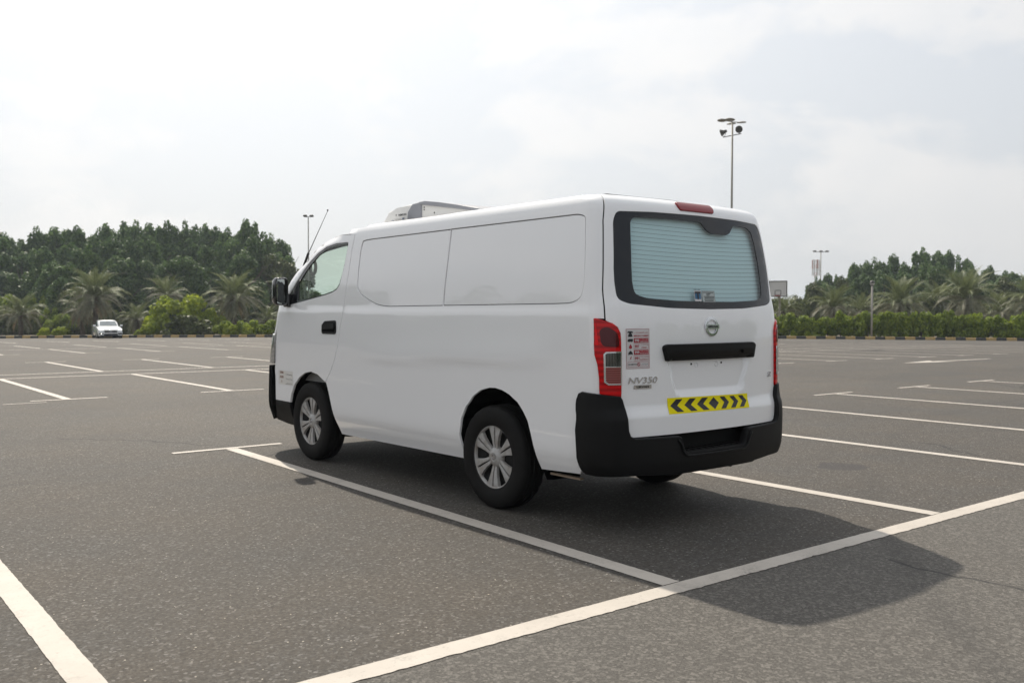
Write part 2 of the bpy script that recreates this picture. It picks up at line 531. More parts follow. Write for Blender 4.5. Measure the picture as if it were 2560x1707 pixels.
# the lane outside the bays is coarser and darker, and the bays have tyre-worn streaks along the aisles
sg = t.new('ShaderNodeSeparateXYZ'); t.l.new(co, sg.inputs[0])
wob = t.math('MULTIPLY', t.math('SUBTRACT', t.noise(0.35, 3, 0.5, co), 0.5), 1.6)
yy = t.math('ADD', sg.outputs['Y'], wob)
def band(c, w, amt):
    d = t.math('ABSOLUTE', t.math('SUBTRACT', yy, c))
    return t.math('MULTIPLY', t.math('SUBTRACT', 1.0, t.math('DIVIDE', d, w), clamp=True), amt)
streak = t.math('ADD', t.math('ADD', band(7.1, 0.55, 0.32), band(10.1, 0.9, 0.28)), t.math('ADD', band(8.9, 0.35, 0.12), band(-2.6, 1.2, 0.12)))
streak = t.math('MULTIPLY', streak, t.ramp(t.noise(0.6, 5, 0.7, co), [(0.35, 0.25), (0.62, 1.0)]))
c4 = t.mix(streak, c3, (0.045, 0.043, 0.042))
# the driving lane nearest the camera is a coarser, greyer mix
lane = t.math('MULTIPLY', t.math('LESS_THAN', t.math('ADD', sg.outputs['Y'], t.math('MULTIPLY', t.noise(7, 4, 0.6, co), 0.06)), -0.075), 1.0)
coarse = t.mix(0.45, t.ramp(t.noise(125, 5, 0.85, co), [(0.36, 0.018), (0.62, 0.185)]), t.ramp(sepc2.outputs[1], [(0.0, 0.028), (0.6, 0.075), (1.0, 0.24)]))
coarse = t.mix(1.0, coarse, (1.07, 1.0, 0.90), 'MULTIPLY')
c4 = t.mix(t.math('MULTIPLY', lane, 0.8), c4, coarse)
def arc(cx_, cy_, rad, w_, amt):
    a_ = t.new('ShaderNodeVectorMath', operation='SUBTRACT'); t.l.new(co, a_.inputs[0]); a_.inputs[1].default_value = (cx_, cy_, 0)
    b_ = t.new('ShaderNodeVectorMath', operation='LENGTH'); t.l.new(a_.outputs[0], b_.inputs[0])
    d_ = t.math('ABSOLUTE', t.math('SUBTRACT', b_.outputs['Value'], rad))
    return t.math('MULTIPLY', t.math('SUBTRACT', 1.0, t.math('DIVIDE', d_, w_), clamp=True), amt)
arcs = t.math('ADD', t.math('ADD', arc(-2, 12.5, 7.8, .12, .35), arc(-2, 12.5, 9.2, .12, .35)), t.math('ADD', arc(9.5, 9.0, 6.2, .10, .4), arc(9.5, 9.0, 7.6, .10, .3)))
arcs = t.math('ADD', arcs, t.math('ADD', arc(12, -14, 15.8, .13, .25), arc(12, -14, 17.3, .13, .25)))
c4 = t.mix(t.math('MULTIPLY', arcs, t.ramp(t.noise(0.5, 4, 0.6, co), [(0.42, 0.0), (0.6, 1.0)])), c4, (0.03, 0.029, 0.029))
# oil spot
sp = t.new('ShaderNodeVectorMath', operation='SUBTRACT'); t.l.new(co, sp.inputs[0]); sp.inputs[1].default_value = (3.62, 1.42, 0)
spm = t.new('ShaderNodeVectorMath', operation='MULTIPLY'); t.l.new(sp.outputs[0], spm.inputs[0]); spm.inputs[1].default_value = (1, 1, 0)
spl = t.new('ShaderNodeVectorMath', operation='LENGTH'); t.l.new(spm.outputs[0], spl.inputs[0])
spot = t.math('MULTIPLY', t.math('LESS_THAN', t.math('ADD', spl.outputs['Value'], t.math('MULTIPLY', t.noise(5, 5, 0.7, co), 0.22)), 0.31), 0.62)
c5 = t.mix(spot, c4, (0.035, 0.033, 0.036))
# hairline cracks
crk = t.new('ShaderNodeTexVoronoi', feature='DISTANCE_TO_EDGE'); crk.inputs['Scale'].default_value = 0.13
dco = t.new('ShaderNodeVectorMath', operation='ADD'); t.l.new(co, dco.inputs[0])
nz = t.new('ShaderNodeTexNoise'); nz.inputs['Scale'].default_value = 0.8; nz.inputs['Detail'].default_value = 6; t.l.new(co, nz.inputs['Vector'])
t.l.new(nz.outputs['Color'], dco.inputs[1]); t.l.new(dco.outputs[0], crk.inputs['Vector'])
ck = t.math('MULTIPLY', t.math('LESS_THAN', crk.outputs['Distance'], 0.0018), t.math('GREATER_THAN', t.noise(0.25, 2, 0.5, co), 0.52))
c6 = t.mix(t.math('MULTIPLY', ck, 0.7), c5, (0.02, 0.02, 0.02))
t.l.new(c6, t.b.inputs['Base Color'])
hgt = t.math('ADD', t.math('MULTIPLY', sepc.outputs[1], 0.6), t.math('MULTIPLY', fine, 0.9))
hgt = t.math('SUBTRACT', hgt, t.math('MULTIPLY', ck, 2.0))
t.l.new(t.bump(hgt, 0.55, 0.006), t.b.inputs['Normal'])

def sheet(name, mat_, rings, seg, zf, c=GC, parent=None):
    V = [(c[0], c[1], zf(c[0], c[1]))]; F = []
    for r_ in rings:
        for k in range(seg):
            a = 2 * PI * k / seg; x = c[0] + r_ * math.cos(a); y = c[1] + r_ * math.sin(a)
            V.append((x, y, zf(x, y)))
    for k in range(seg): F.append((0, 1 + k, 1 + (k + 1) % seg))
    for i in range(len(rings) - 1):
        for k in range(seg):
            a = 1 + i * seg + k; b = 1 + i * seg + (k + 1) % seg
            F.append((a, a + seg, b + seg, b))
    return from_py(name, V, F, mat_, parent, smooth=True)
lot = sheet('parking_lot', m_asph, [0.5, 1, 2, 3, 4.5, 6, 8, 10, 12.5, 15, 18, 21, 25, 29, 33, 38, 43, 49, 55, 60, 66, 73, 80, 90, 100, 115, 130], 96, gz)
tag(lot, kind='structure')
# kerb line, seen nearly square on beyond the last bays
KA = at(-420, 72.5); KB = at(3000, 61.5)
kdir = Vector((KB.x - KA.x, KB.y - KA.y, 0)); klen = kdir.length; kdir.normalize()
knorm = Vector((-kdir.y, kdir.x, 0))
if knorm.dot(Vector((fw.x, fw.y, 0))) < 0: knorm = -knorm
m_soil = mat('soil', (0.14, 0.11, 0.07), 0.95)
t = NT(m_soil)
t.l.new(t.mix(t.ramp(t.noise(0.6, 6, 0.7, t.coord()), [(0.4, 0.0), (0.65, 1.0)]), (0.17, 0.13, 0.085), (0.05, 0.065, 0.025)), t.b.inputs['Base Color'])
# planting ground beyond the kerb (reaches the horizon) and, as a lower sheet, the land all round the lot
V, F = [], []
nx = 60
outs = [0.26, 3, 8, 14, 20, 30, 45, 70, 120, 250, 600, 1500]
for i in range(nx + 1):
    a = -900 + (klen + 1800) * i / nx
    for d in outs:
        p = Vector((KA.x, KA.y, 0)) + kdir * a + knorm * d
        V.append((p.x, p.y, gz(p.x, p.y) + (0.14 if d < 100 else 0.14)))
for i in range(nx):
    for j in range(len(outs) - 1):
        a = i * len(outs) + j; F.append((a, a + 1, a + len(outs) + 1, a + len(outs)))
plant_ground = tag(from_py('planting_ground', V, F, m_soil, smooth=True), kind='structure')
land = sheet('surrounding_land', m_soil, [20, 60, 100, 130, 200, 400, 900, 2500], 64, lambda x, y: gz(x, y) - 0.35)
tag(land, kind='structure')

# ---- painted lines
m_line = mat('road_paint', (0.60, 0.56, 0.50), 0.65)
t = NT(m_line)
lc = t.coord('Object')
wear = t.ramp(t.noise(34, 7, 0.8, lc), [(0.58, 0.0), (0.68, 1.0)])
wear2 = t.ramp(t.noise(1.4, 5, 0.7, lc), [(0.35, 0.0), (0.7, 1.0)])
dirt = t.mix(wear2, (0.52, 0.475, 0.42), (0.42, 0.382, 0.335))
vs_ = t.new('ShaderNodeTexVoronoi'); vs_.inputs['Scale'].default_value = 90; t.l.new(lc, vs_.inputs['Vector'])
sps = t.math('MULTIPLY', t.math('GREATER_THAN', t.new('ShaderNodeSeparateColor').outputs[0], 2), 1)
scuff = t.math('MULTIPLY', t.ramp(t.noise(3.2, 6, 0.75, lc), [(0.50, 0.0), (0.68, 1.0)]), t.ramp(t.noise(60, 4, 0.8, lc), [(0.42, 0.0), (0.6, 1.0)]))
t.l.new(t.mix(t.math('MAXIMUM', t.math('MULTIPLY', wear, 0.55), t.math('MULTIPLY', scuff, 0.55)), dirt, (0.13, 0.12, 0.105)), t.b.inputs['Base Color'])
t.l.new(t.bump(t.noise(120, 3, 0.7, lc), 0.35, 0.003), t.b.inputs['Normal'])
def painted(a, b, w, jit=0.004, z=0.004, side_jit=None):
    a = Vector((a[0], a[1])); b = Vector((b[0], b[1])); L = (b - a).length
    if L < 1e-3: return
    mid_ = (a + b) / 2; near = (mid_ - Vector((CAM.x, CAM.y))).length < 14 or (a - Vector((CAM.x, CAM.y))).length < 10
    st = 0.03 if near else 0.5
    n = max(2, int(L / st)); d = (b - a) / L; q = Vector((-d.y, d.x))
    V, F = [], []
    j1 = side_jit if side_jit is not None else jit
    for i in range(n + 1):
        s = L * i / n; c = a + d * s
        wob_ = 0.6 * noise.noise(Vector((c.x * .7, c.y * .7, 7)))
        for k, sg_ in enumerate((-1, 1)):
            jj = (jit if sg_ > 0 else j1)
            e_ = (noise.noise(Vector((c.x * 40, c.y * 40, 3.1 * sg_))) * jj + noise.noise(Vector((c.x * 13, c.y * 13, 5 * sg_))) * jj * .6) if near else 0
            p = c + q * (sg_ * (w / 2) + e_ + wob_ * 0.004)
            V.append((p.x, p.y, gz(p.x, p.y) + z))
        if i: F.append((2 * i - 2, 2 * i, 2 * i + 1, 2 * i - 1))
    return from_py('painted_line', V, [f[::-1] for f in F], m_line, lot)
W_, D_, A_, G_ = 2.464, 5.457, 6.315, 1.424
wl_, wb_ = 0.113, 0.106
painted((-9.0, -wb_ / 2 - 0.0), (34, -wb_ / 2), wb_ + 0.01, 0.003, 0.003, 0.009)   # baseline behind the van's row
rows = []
for k in range(-3, 13):
    X = k * W_
    painted((X, 0.012), (X, D_ + 0.003), wl_, 0.003, 0.003)
    painted((X - 0.53, D_ + 0.045), (X + 0.51, D_ + 0.045), 0.075, 0.002, 0.0044)
Y2 = D_ + A_
for k in range(-4, 18):
    X = k * W_ + 0.0
    painted((X, Y2 + 0.07), (X, Y2 + D_), wl_)
    painted((X - 0.5, Y2 + 0.02), (X + 0.55, Y2 + 0.02), 0.085)
painted((-14, Y2 + D_ + 0.055), (42, Y2 + D_ + 0.055), 0.11)
Y3 = Y2 + D_ + G_
painted((-14, Y3 - 0.055), (42, Y3 - 0.055), 0.11)
for k in range(-5, 18):
    X = k * W_ + 2.2087 - W_
    painted((X, Y3), (X, Y3 + D_), wl_)
    painted((X - 0.5, Y3 + D_ + 0.05), (X + 0.5, Y3 + D_ + 0.05), 0.09)
Y4 = Y3 + D_ + A_
for k in range(-5, 20):
    X = k * W_ + 4.686 - 2 * W_
    painted((X, Y4 + 0.05), (X, Y4 + D_), wl_)
    painted((X - 0.5, Y4), (X + 0.5, Y4), 0.09)
Y5 = Y4 + D_ + 0.1
painted((-14, Y5), (46, Y5), 0.12)
for k in range(-5, 22):
    X = k * W_ + 4.686 - 2 * W_
    painted((X, Y5 + G_), (X, Y5 + G_ + D_), wl_)
    painted((X - 0.5, Y5 + G_ + D_), (X + 0.5, Y5 + G_ + D_), 0.09)
Y6 = Y5 + G_ + D_ + A_
for k in range(-3, 20):
    X = k * W_ + 1.0
    painted((X, Y6), (X, Y6 + D_), wl_)
    painted((X - 0.5, Y6), (X + 0.5, Y6), 0.09)
# direction arrows painted in the aisle
def arrow(x, y, sgn=1):
    pts = [(0, 0), (2.05, 0.36), (1.75, 0.09), (4.9, 0.07), (4.9, -0.07), (1.75, -0.09), (2.05, -0.36)]
    V = [(x + sgn * a, y + b, gz(x + sgn * a, y + b) + 0.0045) for a, b in pts]
    o = from_py('painted_arrow', V, [(0, 1, 2), (0, 2, 5), (0, 5, 6), (2, 3, 4, 5)], m_line, lot)
    return o
arrow(20.1, 10.05); arrow(21.0, 7.3)
painted((-0.9, Y2 - 0.28), (-0.35, Y2 - 0.3), 0.05)

# ---- kerb of black and yellow stones
m_ky = mat('kerb_yellow', (0.50, 0.33, 0.10), 0.75)
m_kb = mat('kerb_black', (0.03, 0.032, 0.035), 0.75)
m_conc = mat('concrete', (0.35, 0.33, 0.30), 0.85)
for m__, cc in ((m_ky, ((0.52, 0.34, 0.10), (0.36, 0.27, 0.15))), (m_kb, ((0.025, 0.028, 0.032), (0.07, 0.068, 0.062)))):
    t = NT(m__); t.l.new(t.mix(t.noise(2.5, 5, 0.7, t.coord()), *cc), t.b.inputs['Base Color'])
# concrete bedding under the stones
V, F = [], []
n = int(klen)
for i in range(n + 1):
    c = Vector((KA.x, KA.y, 0)) + kdir * (klen * i / n)
    for o_, z_ in ((0.01, -0.1), (0.01, 0.02), (0.24, 0.02)):
        p = c + knorm * o_; V.append((p.x, p.y, gz(c.x, c.y) + z_))
    if i:
        b_ = 3 * i; a_ = b_ - 3
        F += [(a_, b_, b_ + 1, a_ + 1), (a_ + 1, b_ + 1, b_ + 2, a_ + 2)]
kerb = tag(from_py('kerb', V, F, m_conc), kind='structure')
bm = bmesh.new(); SL = 0.66
box(bm, (0, 0.12, 0.06), (SL - 0.012, 0.25, 0.25))
bmesh.ops.bevel(bm, geom=list(bm.edges), offset=0.02, segments=1, affect='EDGES')
ks = [bpy.data.meshes.new('kerb_stone') for _ in range(2)]
for me_, m_ in zip(ks, (m_ky, m_kb)): bm.to_mesh(me_); me_.materials.append(m_)
bm.free()
ns = min(290, int(klen / SL))
kang = math.atan2(kdir.y, kdir.x)
for i in range(ns):
    c = Vector((KA.x, KA.y, 0)) + kdir * (SL * (i + 0.5))
    o = bpy.data.objects.new('kerb_stone', ks[i % 2])
    o.location = (c.x, c.y, gz(c.x, c.y) + rnd.uniform(-0.008, 0.008))
    ky = kang if Vector((-math.sin(kang), math.cos(kang), 0)).dot(knorm) > 0 else kang + PI
    o.rotation_euler = (0, 0, ky + rnd.uniform(-0.008, 0.008))
    link(o, kerb)

# ================================================================== VAN
VX, VY, VR = 1.1838, 0.7218, 0.0188
van = empty('delivery_van', (VX, VY, 0), VR)
tag(van, 'white panel delivery van with a cooling unit on its roof, parked in the nearest bay', 'van')

HWf = pchip([.25, .30, .36, .42, .50, .88, .97, 1.03, 1.10, 1.20, 1.275, 1.305, 1.34, 1.5, 1.75, 1.86, 1.90, 1.94, 1.97, 2.0, 2.1, 2.3, 2.5],
            [.785, .80, .822, .842, .8475, .8475, .8475, .8468, .8455, .8425, .8385, .8335, .8315, .822, .795, .780, .773, .760, .738, .690, .59, .36, .12])
Zf = pchip([.25, 1.86, 1.90, 1.94, 1.97, 2.0, 2.1, 2.3, 2.5], [.25, 1.86, 1.899, 1.934, 1.956, 1.968, 1.979, 1.988, 1.99])
TYf = pchip([.25, .50, .66, .74, .9, 1.07, 1.2, 1.30, 1.36, 1.6, 1.8, 1.9, 1.94, 1.97, 2.0, 2.1, 2.3, 2.5],
            [.035, .022, .022, .040, .042, .045, .050, .060, .074, .108, .145, .172, .20, .245, .30, .40, .60, .85])
Y0f = pchip([.25, .4, .6, .8, .9, 1.06, 1.19, 1.35, 1.51, 1.62, 1.70, 1.80, 1.86, 1.90, 1.94, 2.0, 2.1, 2.3, 2.5],
            [4.44, 4.425, 4.41, 4.39, 4.365, 4.31, 4.257, 4.193, 4.017, 3.862, 3.708, 3.543, 3.368, 3.2, 3.02, 2.78, 2.6, 2.4, 2.2])
FLf = pchip([.25, .8, 1.1, 1.4, 2.0, 2.5], [.24, .29, .32, .42, .45, .3])
LC, LF = 0.20, 0.50       # nominal lengths of the corner parameter at the tail and at the nose
# plate recess and other relief of the tailgate
rec_poly = [(-0.405, 1.03), (-0.325, 0.775), (0.325, 0.775), (0.405, 1.03)]
rec_poly = round_poly([(-.405, 1.03, .01), (-.318, .772, .05), (.318, .772, .05), (.405, 1.03, .01)])
def tail_y(x, s):
    y = TYf(s) + 0.085 * (abs(x) / 0.8) ** 2.5
    if 0.74 < s < 1.03 and abs(x) < 0.43:
        if in_poly((x, s), rec_poly):
            d = dist_poly((x, s), rec_poly)
            y += 0.022 * smoothstep(0.0, 0.03, d)
    return y
def half(a, s):
    """a >= 0, from the middle of the tail round the corner and along the side to the nose; returns x (positive), y"""
    hw = HWf(s); xb = hw * 0.855
    if a <= xb: return a, tail_y(a, s)
    yb = TYf(s) + 0.085 * (xb / 0.8) ** 2.5
    sl = 0.085 * 2.5 / 0.8 * (xb / 0.8) ** 1.5
    ya = yb + 0.15
    a -= xb
    if a <= LC:
        w = a / LC
        P0 = (xb, yb); P1 = (xb + 0.06, yb + 0.06 * sl); P2 = (hw, ya - 0.09); P3 = (hw, ya)
        c0, c1, c2, c3 = (1 - w) ** 3, 3 * w * (1 - w) ** 2, 3 * w * w * (1 - w), w ** 3
        return c0*P0[0]+c1*P1[0]+c2*P2[0]+c3*P3[0], c0*P0[1]+c1*P1[1]+c2*P2[1]+c3*P3[1]
    a -= LC
    y0 = Y0f(s)
    if a <= y0 - ya:
        y = ya + a
        if .70 < s < 1.25 and y < 3.2:      # pressed swage that rises towards the tail
            zc = .925 + .06 * (2.4 - y) / 1.7
            k = smoothstep(.45, .8, y) * (1 - smoothstep(2.2, 3.1, y))
            d = s - zc
            hw += k * (.0075 * math.exp(-(d / .035) ** 2) if d < 0 else .0075 * math.exp(-(d / .12) ** 2))
        return hw, y
    a -= (y0 - ya)
    th = min(PI / 2, a / LF * PI / 2)
    n = 2.5
    return hw * max(0.0, math.cos(th)) ** (2 / n), y0 + FLf(s) * math.sin(th) ** (2 / n)
def S(a, s):
    x, y = half(abs(a), s)
    return Vector((-x if a < 0 else x, y, Zf(s)))
def a_of_y(y, s):
    hw = HWf(s); xb = hw * 0.855; ya = TYf(s) + 0.085 * (xb / 0.8) ** 2.5 + 0.15; y0 = Y0f(s)
    if ya <= y <= y0: return xb + LC + y - ya
    lo, hi = (xb, xb + LC) if y < ya else (xb + LC + y0 - ya, xb + LC + y0 - ya + LF)
    for _ in range(30):
        m_ = (lo + hi) / 2
        if half(m_, s)[1] < y: lo = m_
        else: hi = m_
    return lo
def a_of_x(x, s):
    """tail side: |x| to a"""
    x = abs(x); hw = HWf(s); xb = hw * 0.855
    if x <= xb: return x
    lo, hi = xb, xb + LC
    for _ in range(30):
        m_ = (lo + hi) / 2
        if half(m_, s)[0] < x: lo = m_
        else: hi = m_
    return lo
def a_nose(x, s):
    hw = HWf(s); xb = hw * 0.855; ya = TYf(s) + 0.085 * (xb / 0.8) ** 2.5 + 0.15
    base = xb + LC + Y0f(s) - ya
    c = min(1.0, max(0.0, abs(x) / hw)) ** 1.25
    return base + LF * math.acos(c) / (PI / 2)
def a_end(s): return a_nose(0, s)
def SY(pts, sgn):   # outline given as (y, z[, r]) on a side
    return [(sgn * a_of_y(p[0], p[1]), p[1]) for p in pts]

arch_r = [(1.475, .25), (1.49, .33), (1.496, .45), (1.470, .56), (1.418, .645), (1.344, .715), (1.255, .763), (1.168, .785), (1.10, .788), (1.032, .779), (.958, .757), (.877, .715), (.822, .664), (.777, .607), (.748, .534), (.724, .461), (.702, .372), (.680, .25)]
arch_f = [(4.055, .25), (4.05, .47), (4.023, .545), (3.96, .635), (3.875, .697), (3.758, .747), (3.645, .763), (3.519, .745), (3.398, .686), (3.334, .604), (3.274, .463), (3.239, .365), (3.205, .25)]
door_rear = [(3.012, 1.895), (3.030, 1.78), (3.052, 1.55), (3.090, 1.35), (3.136, 1.145), (3.175, 1.00), (3.225, .885), (3.30, .775), (3.381, .689)]
win = [(3.098, 1.838, .02), (3.301, 1.838, .0), (3.467, 1.818, .0), (3.607, 1.772, .0), (3.734, 1.705, .0), (3.845, 1.632, .0), (3.953, 1.547, .0), (4.041, 1.470, .0), (4.136, 1.385, .0), (4.176, 1.318, .02), (3.918, 1.348, 0), (3.671, 1.377, 0), (3.437, 1.406, 0), (3.30, 1.428, 0), (3.225, 1.452, 0), (3.18, 1.492, 0), (3.148, 1.577, 0), (3.120, 1.68, 0)]
win_poly = round_poly([w if len(w) > 2 else (*w, 0) for w in win])
door_front = [(4.335, .475), (4.338, .65), (4.343, .80), (4.331, .97), (4.308, 1.12), (4.285, 1.23), (4.262, 1.33)]
# door top line runs just under the roof and down the windscreen pillar
door_top = [(4.20, 1.425), (4.10, 1.545), (4.0, 1.632), (3.904, 1.70), (3.75, 1.785), (3.59, 1.848), (3.424, 1.882), (3.22, 1.898)]
SEAM_A = {}
def seam_x(s):   # where the tailgate seam runs, |x|
    return float(np.interp(s, [1.0, 1.15, 1.22, 1.40, 1.64, 1.86, 1.94, 1.97, 2.0, 2.1], [.80, .80, .80, .79, .765, .735, .705, .685, .65, .56]))
GAP = 0.009
UPPER = 1.215       # height at which the lamp starts
def line_in(pts, d):   # shift a seam list in y
    return [(p[0] + d, p[1]) for p in pts]

for sgn, side_name in ((-1, 'left'), (1, 'right')):
    # ---------- body side behind the door: from the tail seam to the door, sill to roof
    seam_u = [(sgn * (a_of_x(seam_x(s), s) + GAP / 2), s) for s in (2.1, 2.0, 1.97, 1.94, 1.9, 1.8, 1.7, 1.6, 1.5, 1.4, 1.3, 1.235)]
    lamp_edge = [(sgn * a_of_y(.213, 1.236), 1.236), (sgn * a_of_y(.19, 1.20), 1.20), (sgn * a_of_y(.19, 1.04), 1.04), (sgn * a_of_y(.165, .98), .98), (sgn * a_of_y(.165, .78), .78)]
    body = seam_u + lamp_edge + [(sgn * a_of_y(.30, .78), .78), (sgn * a_of_y(.32, .60), .60), (sgn * a_of_y(.315, .38), .38), (sgn * a_of_y(.34, .336), .336), (sgn * a_of_y(.69, .318), .318)]
    body += [(sgn * a_of_y(y, z), z) for y, z in reversed(arch_r) if z > .32]
    body += [(sgn * a_of_y(1.476, .283), .283), (sgn * a_of_y(3.205, .272), .272)]
    body += [(sgn * a_of_y(y - GAP / 2, z), z) for y, z in reversed(arch_f) if y < 3.385 and z > .28 and z < .69]
    body += [(sgn * a_of_y(y - GAP / 2, z), z) for y, z in reversed(door_rear)]
    # above the door: roof cant rail forwards, then over the roof
    body += [(sgn * a_of_y(y, z + GAP), z + GAP) for y, z in reversed(door_top)]
    hw_ = [(sgn * a_nose(.74, 1.55), 1.55), (sgn * a_nose(.70, 1.66), 1.66), (sgn * a_nose(.66, 1.76), 1.76), (sgn * a_nose(.60, 1.84), 1.84), (sgn * a_nose(.50, 1.88), 1.88), (sgn * a_nose(.25, 1.90), 1.90), (sgn * a_nose(.0, 1.905), 1.905), (sgn * a_nose(0, 2.1), 2.1)]
    body += [(sgn * a_nose(.79, 1.44), 1.44)] + hw_
    # pressed panels in the side
    pA = [(2.885, 1.800, .05), (2.895, 1.741, .0), (2.90, 1.585, .0), (2.893, 1.455, .05), (2.84, 1.405, .04), (2.70, 1.355, .06), (2.58, 1.322, .08), (2.432, 1.308, .06), (1.705, 1.312, 0), (1.690, 1.55, 0), (1.683, 1.70, 0), (1.681, 1.846, 0), (2.767, 1.842, .04), (2.868, 1.836, .04)]
    pB = [(1.677, 1.847, 0), (1.679, 1.70, 0), (1.686, 1.55, 0), (1.701, 1.312, 0), (.56, 1.317, .03), (.40, 1.320, .05), (.318, 1.352, .06), (.300, 1.45, .05), (.302, 1.52, .0), (.326, 1.778, .03), (.335, 1.830, .04), (.40, 1.848, .04)]
    PA = round_poly(pA, 0.02); PB = round_poly(pB, 0.02)
    holes = [SY(PA, sgn), SY(PB, sgn)]
    b = panel('body_side', body, holes, S, m_white, van, step=0.045, rim=0.016, flip=False)
    for PP in (PA, PB):
        q = SY(PP, sgn)
        panel('side_panel', inset_poly(q, 0.008), [], S, m_white, van, step=0.06, rim=0.006, off=-0.004, flip=False, lip=0.002)
    # dark seam strips under the pressed panel edges
    for PP in (PA, PB):
        q = SY(PP, sgn)
        panel('panel_seam', inset_poly(q, -0.012), [inset_poly(q, 0.02)], S, m_seam, van, step=0.08, rim=0, off=-0.010, flip=False)
    # ---------- door
    dpoly = [(sgn * a_of_y(y + GAP / 2, z), z) for y, z in door_rear]
    dpoly += [(sgn * a_of_y(y + GAP / 2 * 0, z), z) for y, z in arch_f[::-1] if y > 3.40 and z > .46][0:]
    dpoly += [(sgn * a_of_y(y, z), z) for y, z in [(4.06, .474)] + door_front]
    dpoly += [(sgn * a_of_y(y, z), z) for y, z in door_top]
    d = panel('door', dpoly, [SY(win_poly, sgn)], S, m_white, van, step=0.04, rim=0.02, flip=False)
    # window surround and pane, sub-parts of the door
    wq = SY(win_poly, sgn)
    gq = SY(round_poly([(3.110, 1.826, .02), (3.295, 1.822, 0), (3.46, 1.800, 0), (3.598, 1.752, 0), (3.737, 1.672, 0), (3.835, 1.600, 0), (3.930, 1.520, .01), (3.925, 1.362, .01), (3.672, 1.390, 0), (3.437, 1.418, 0), (3.302, 1.440, 0), (3.235, 1.462, 0), (3.195, 1.50, 0), (3.160, 1.58, 0), (3.132, 1.68, 0)], .01), sgn)
    panel('window_surround', inset_poly(wq, 0.003), [gq], S, m_gloss_black, d, step=0.05, rim=0.012, off=-0.005, flip=False)
    panel('window_pane', inset_poly(gq, -0.004), [], S, m_glass, d, step=0.08, rim=0, off=-0.014, flip=False)
    # quarter light divider bar
    # handle: a recessed cup with a bar across
    hc = SY(round_poly([(3.445, 1.088, .03), (3.445, 1.150, .04), (3.405, 1.192, .04), (3.205, 1.200, .025), (3.198, 1.088, .035)], .03), sgn)
    panel('door_handle', hc, [inset_poly(hc, 0.016)], S, m_plastic, d, step=0.02, rim=0.02, off=0.006, flip=False)
    panel('handle_cup', inset_poly(hc, 0.013), [], S, m_dark, d, step=0.03, rim=0, off=0.0025, flip=False)
    hb = SY(round_poly([(3.425, 1.125, .02), (3.425, 1.170, .02), (3.222, 1.178, .02), (3.222, 1.132, .02)], .02), sgn)
    panel('handle_grip', hb, [], S, m_plastic, d, step=0.03, rim=0.01, off=0.016, flip=False)
    # inner trim of the door
    tp = [(sgn * a_of_y(y, z), z) for y, z in [(3.10, 1.40), (3.22, 1.35), (4.12, 1.26), (4.2, .80), (3.4, .80), (3.16, 1.12)]]
    panel('door_trim', tp, [], S, m_beige, d, step=0.15, rim=0, off=-0.06, flip=False)
    # ---------- lower front corner cladding behind the bumper
    fb = [(sgn * a_of_y(4.052, .468), .468), (sgn * a_of_y(4.325, .468), .468), (sgn * a_of_y(4.34, .40), .40), (sgn * a_of_y(4.40, .29), .29), (sgn * a_of_y(4.20, .268), .268), (sgn * a_of_y(4.056, .262), .262)]
    panel('bumper_corner', fb, [], S, m_plastic, van, step=0.05, rim=0.03, off=0.006, flip=False)
    # headlamp wrapping round the corner
    hl = [(sgn * a_of_y(4.350, .802), .802), (sgn * a_of_y(4.338, 1.06), 1.06), (sgn * a_nose(.70, 1.075), 1.075), (sgn * a_nose(.42, .98), .98), (sgn * a_nose(.44, .80), .80)]
    h = panel('headlight', hl, [], S, m_clear, van, step=0.035, rim=0.02, off=0.012, flip=False)
    # sticker of small brown and black lines ahead of the wheel
    if sgn < 0:
        sd = panel('side_sticker', SY([(4.275, .745), (4.275, .622), (3.99, .622), (3.99, .745)], sgn), [], S, mat('sticker_film', (0.74, 0.72, 0.68), 0.4, coat=0.3), d, step=0.08, rim=0, off=0.0015)

# ---------- nose, windscreen, front bumper
def nose_pts(lst): return [((-1 if x < 0 else 1) * 0 + x, s) for x, s in lst]
def SN(x, s):      # front surface by x directly
    hw = HWf(s); c = min(0.9999, abs(x) / hw)
    sn = (1 - c ** 2.5) ** (1 / 2.5)
    return Vector((x, Y0f(s) + FLf(s) * sn, Zf(s)))
nose = [(-.815, .80), (-.815, .95), (-.81, 1.06), (-.80, 1.2), (-.79, 1.34), (0, 1.34), (.79, 1.34), (.80, 1.2), (.81, 1.06), (.815, .95), (.815, .80)]
panel('nose_panel', nose, [], SN, m_white, van, step=0.05, rim=0.01, off=-0.003, flip=True)
fbp = [(-.775, .28), (-.812, .36), (-.836, .45), (-.838, .78), (0, .78), (.838, .78), (.836, .45), (.812, .36), (.775, .28)]
panel('front_bumper', fbp, [], SN, m_plastic, van, step=0.05, rim=0.03, off=0.012, flip=True)
ws = round_poly([(-.775, 1.365, .03), (-.755, 1.48, 0), (-.70, 1.62, 0), (-.62, 1.80, .05), (-.45, 1.868, .03), (0, 1.885, 0), (.45, 1.868, .03), (.62, 1.80, .05), (.70, 1.62, 0), (.755, 1.48, 0), (.775, 1.365, .03), (0, 1.355, 0)])
ws_o = [(-.79, 1.345), (-.785, 1.44), (-.735, 1.55), (-.695, 1.66), (-.655, 1.76), (-.595, 1.84), (-.45, 1.884), (0, 1.899), (.45, 1.884), (.595, 1.84), (.655, 1.76), (.695, 1.66), (.735, 1.55), (.785, 1.44), (.79, 1.345), (0, 1.342)]
panel('windscreen_frame', ws_o, [ws], SN, m_gloss_black, van, step=0.05, rim=0.01, off=-0.002, flip=True)
panel('windscreen', inset_poly(ws, -0.005), [], SN, m_glass, van, step=0.08, rim=0, off=-0.008, flip=True)
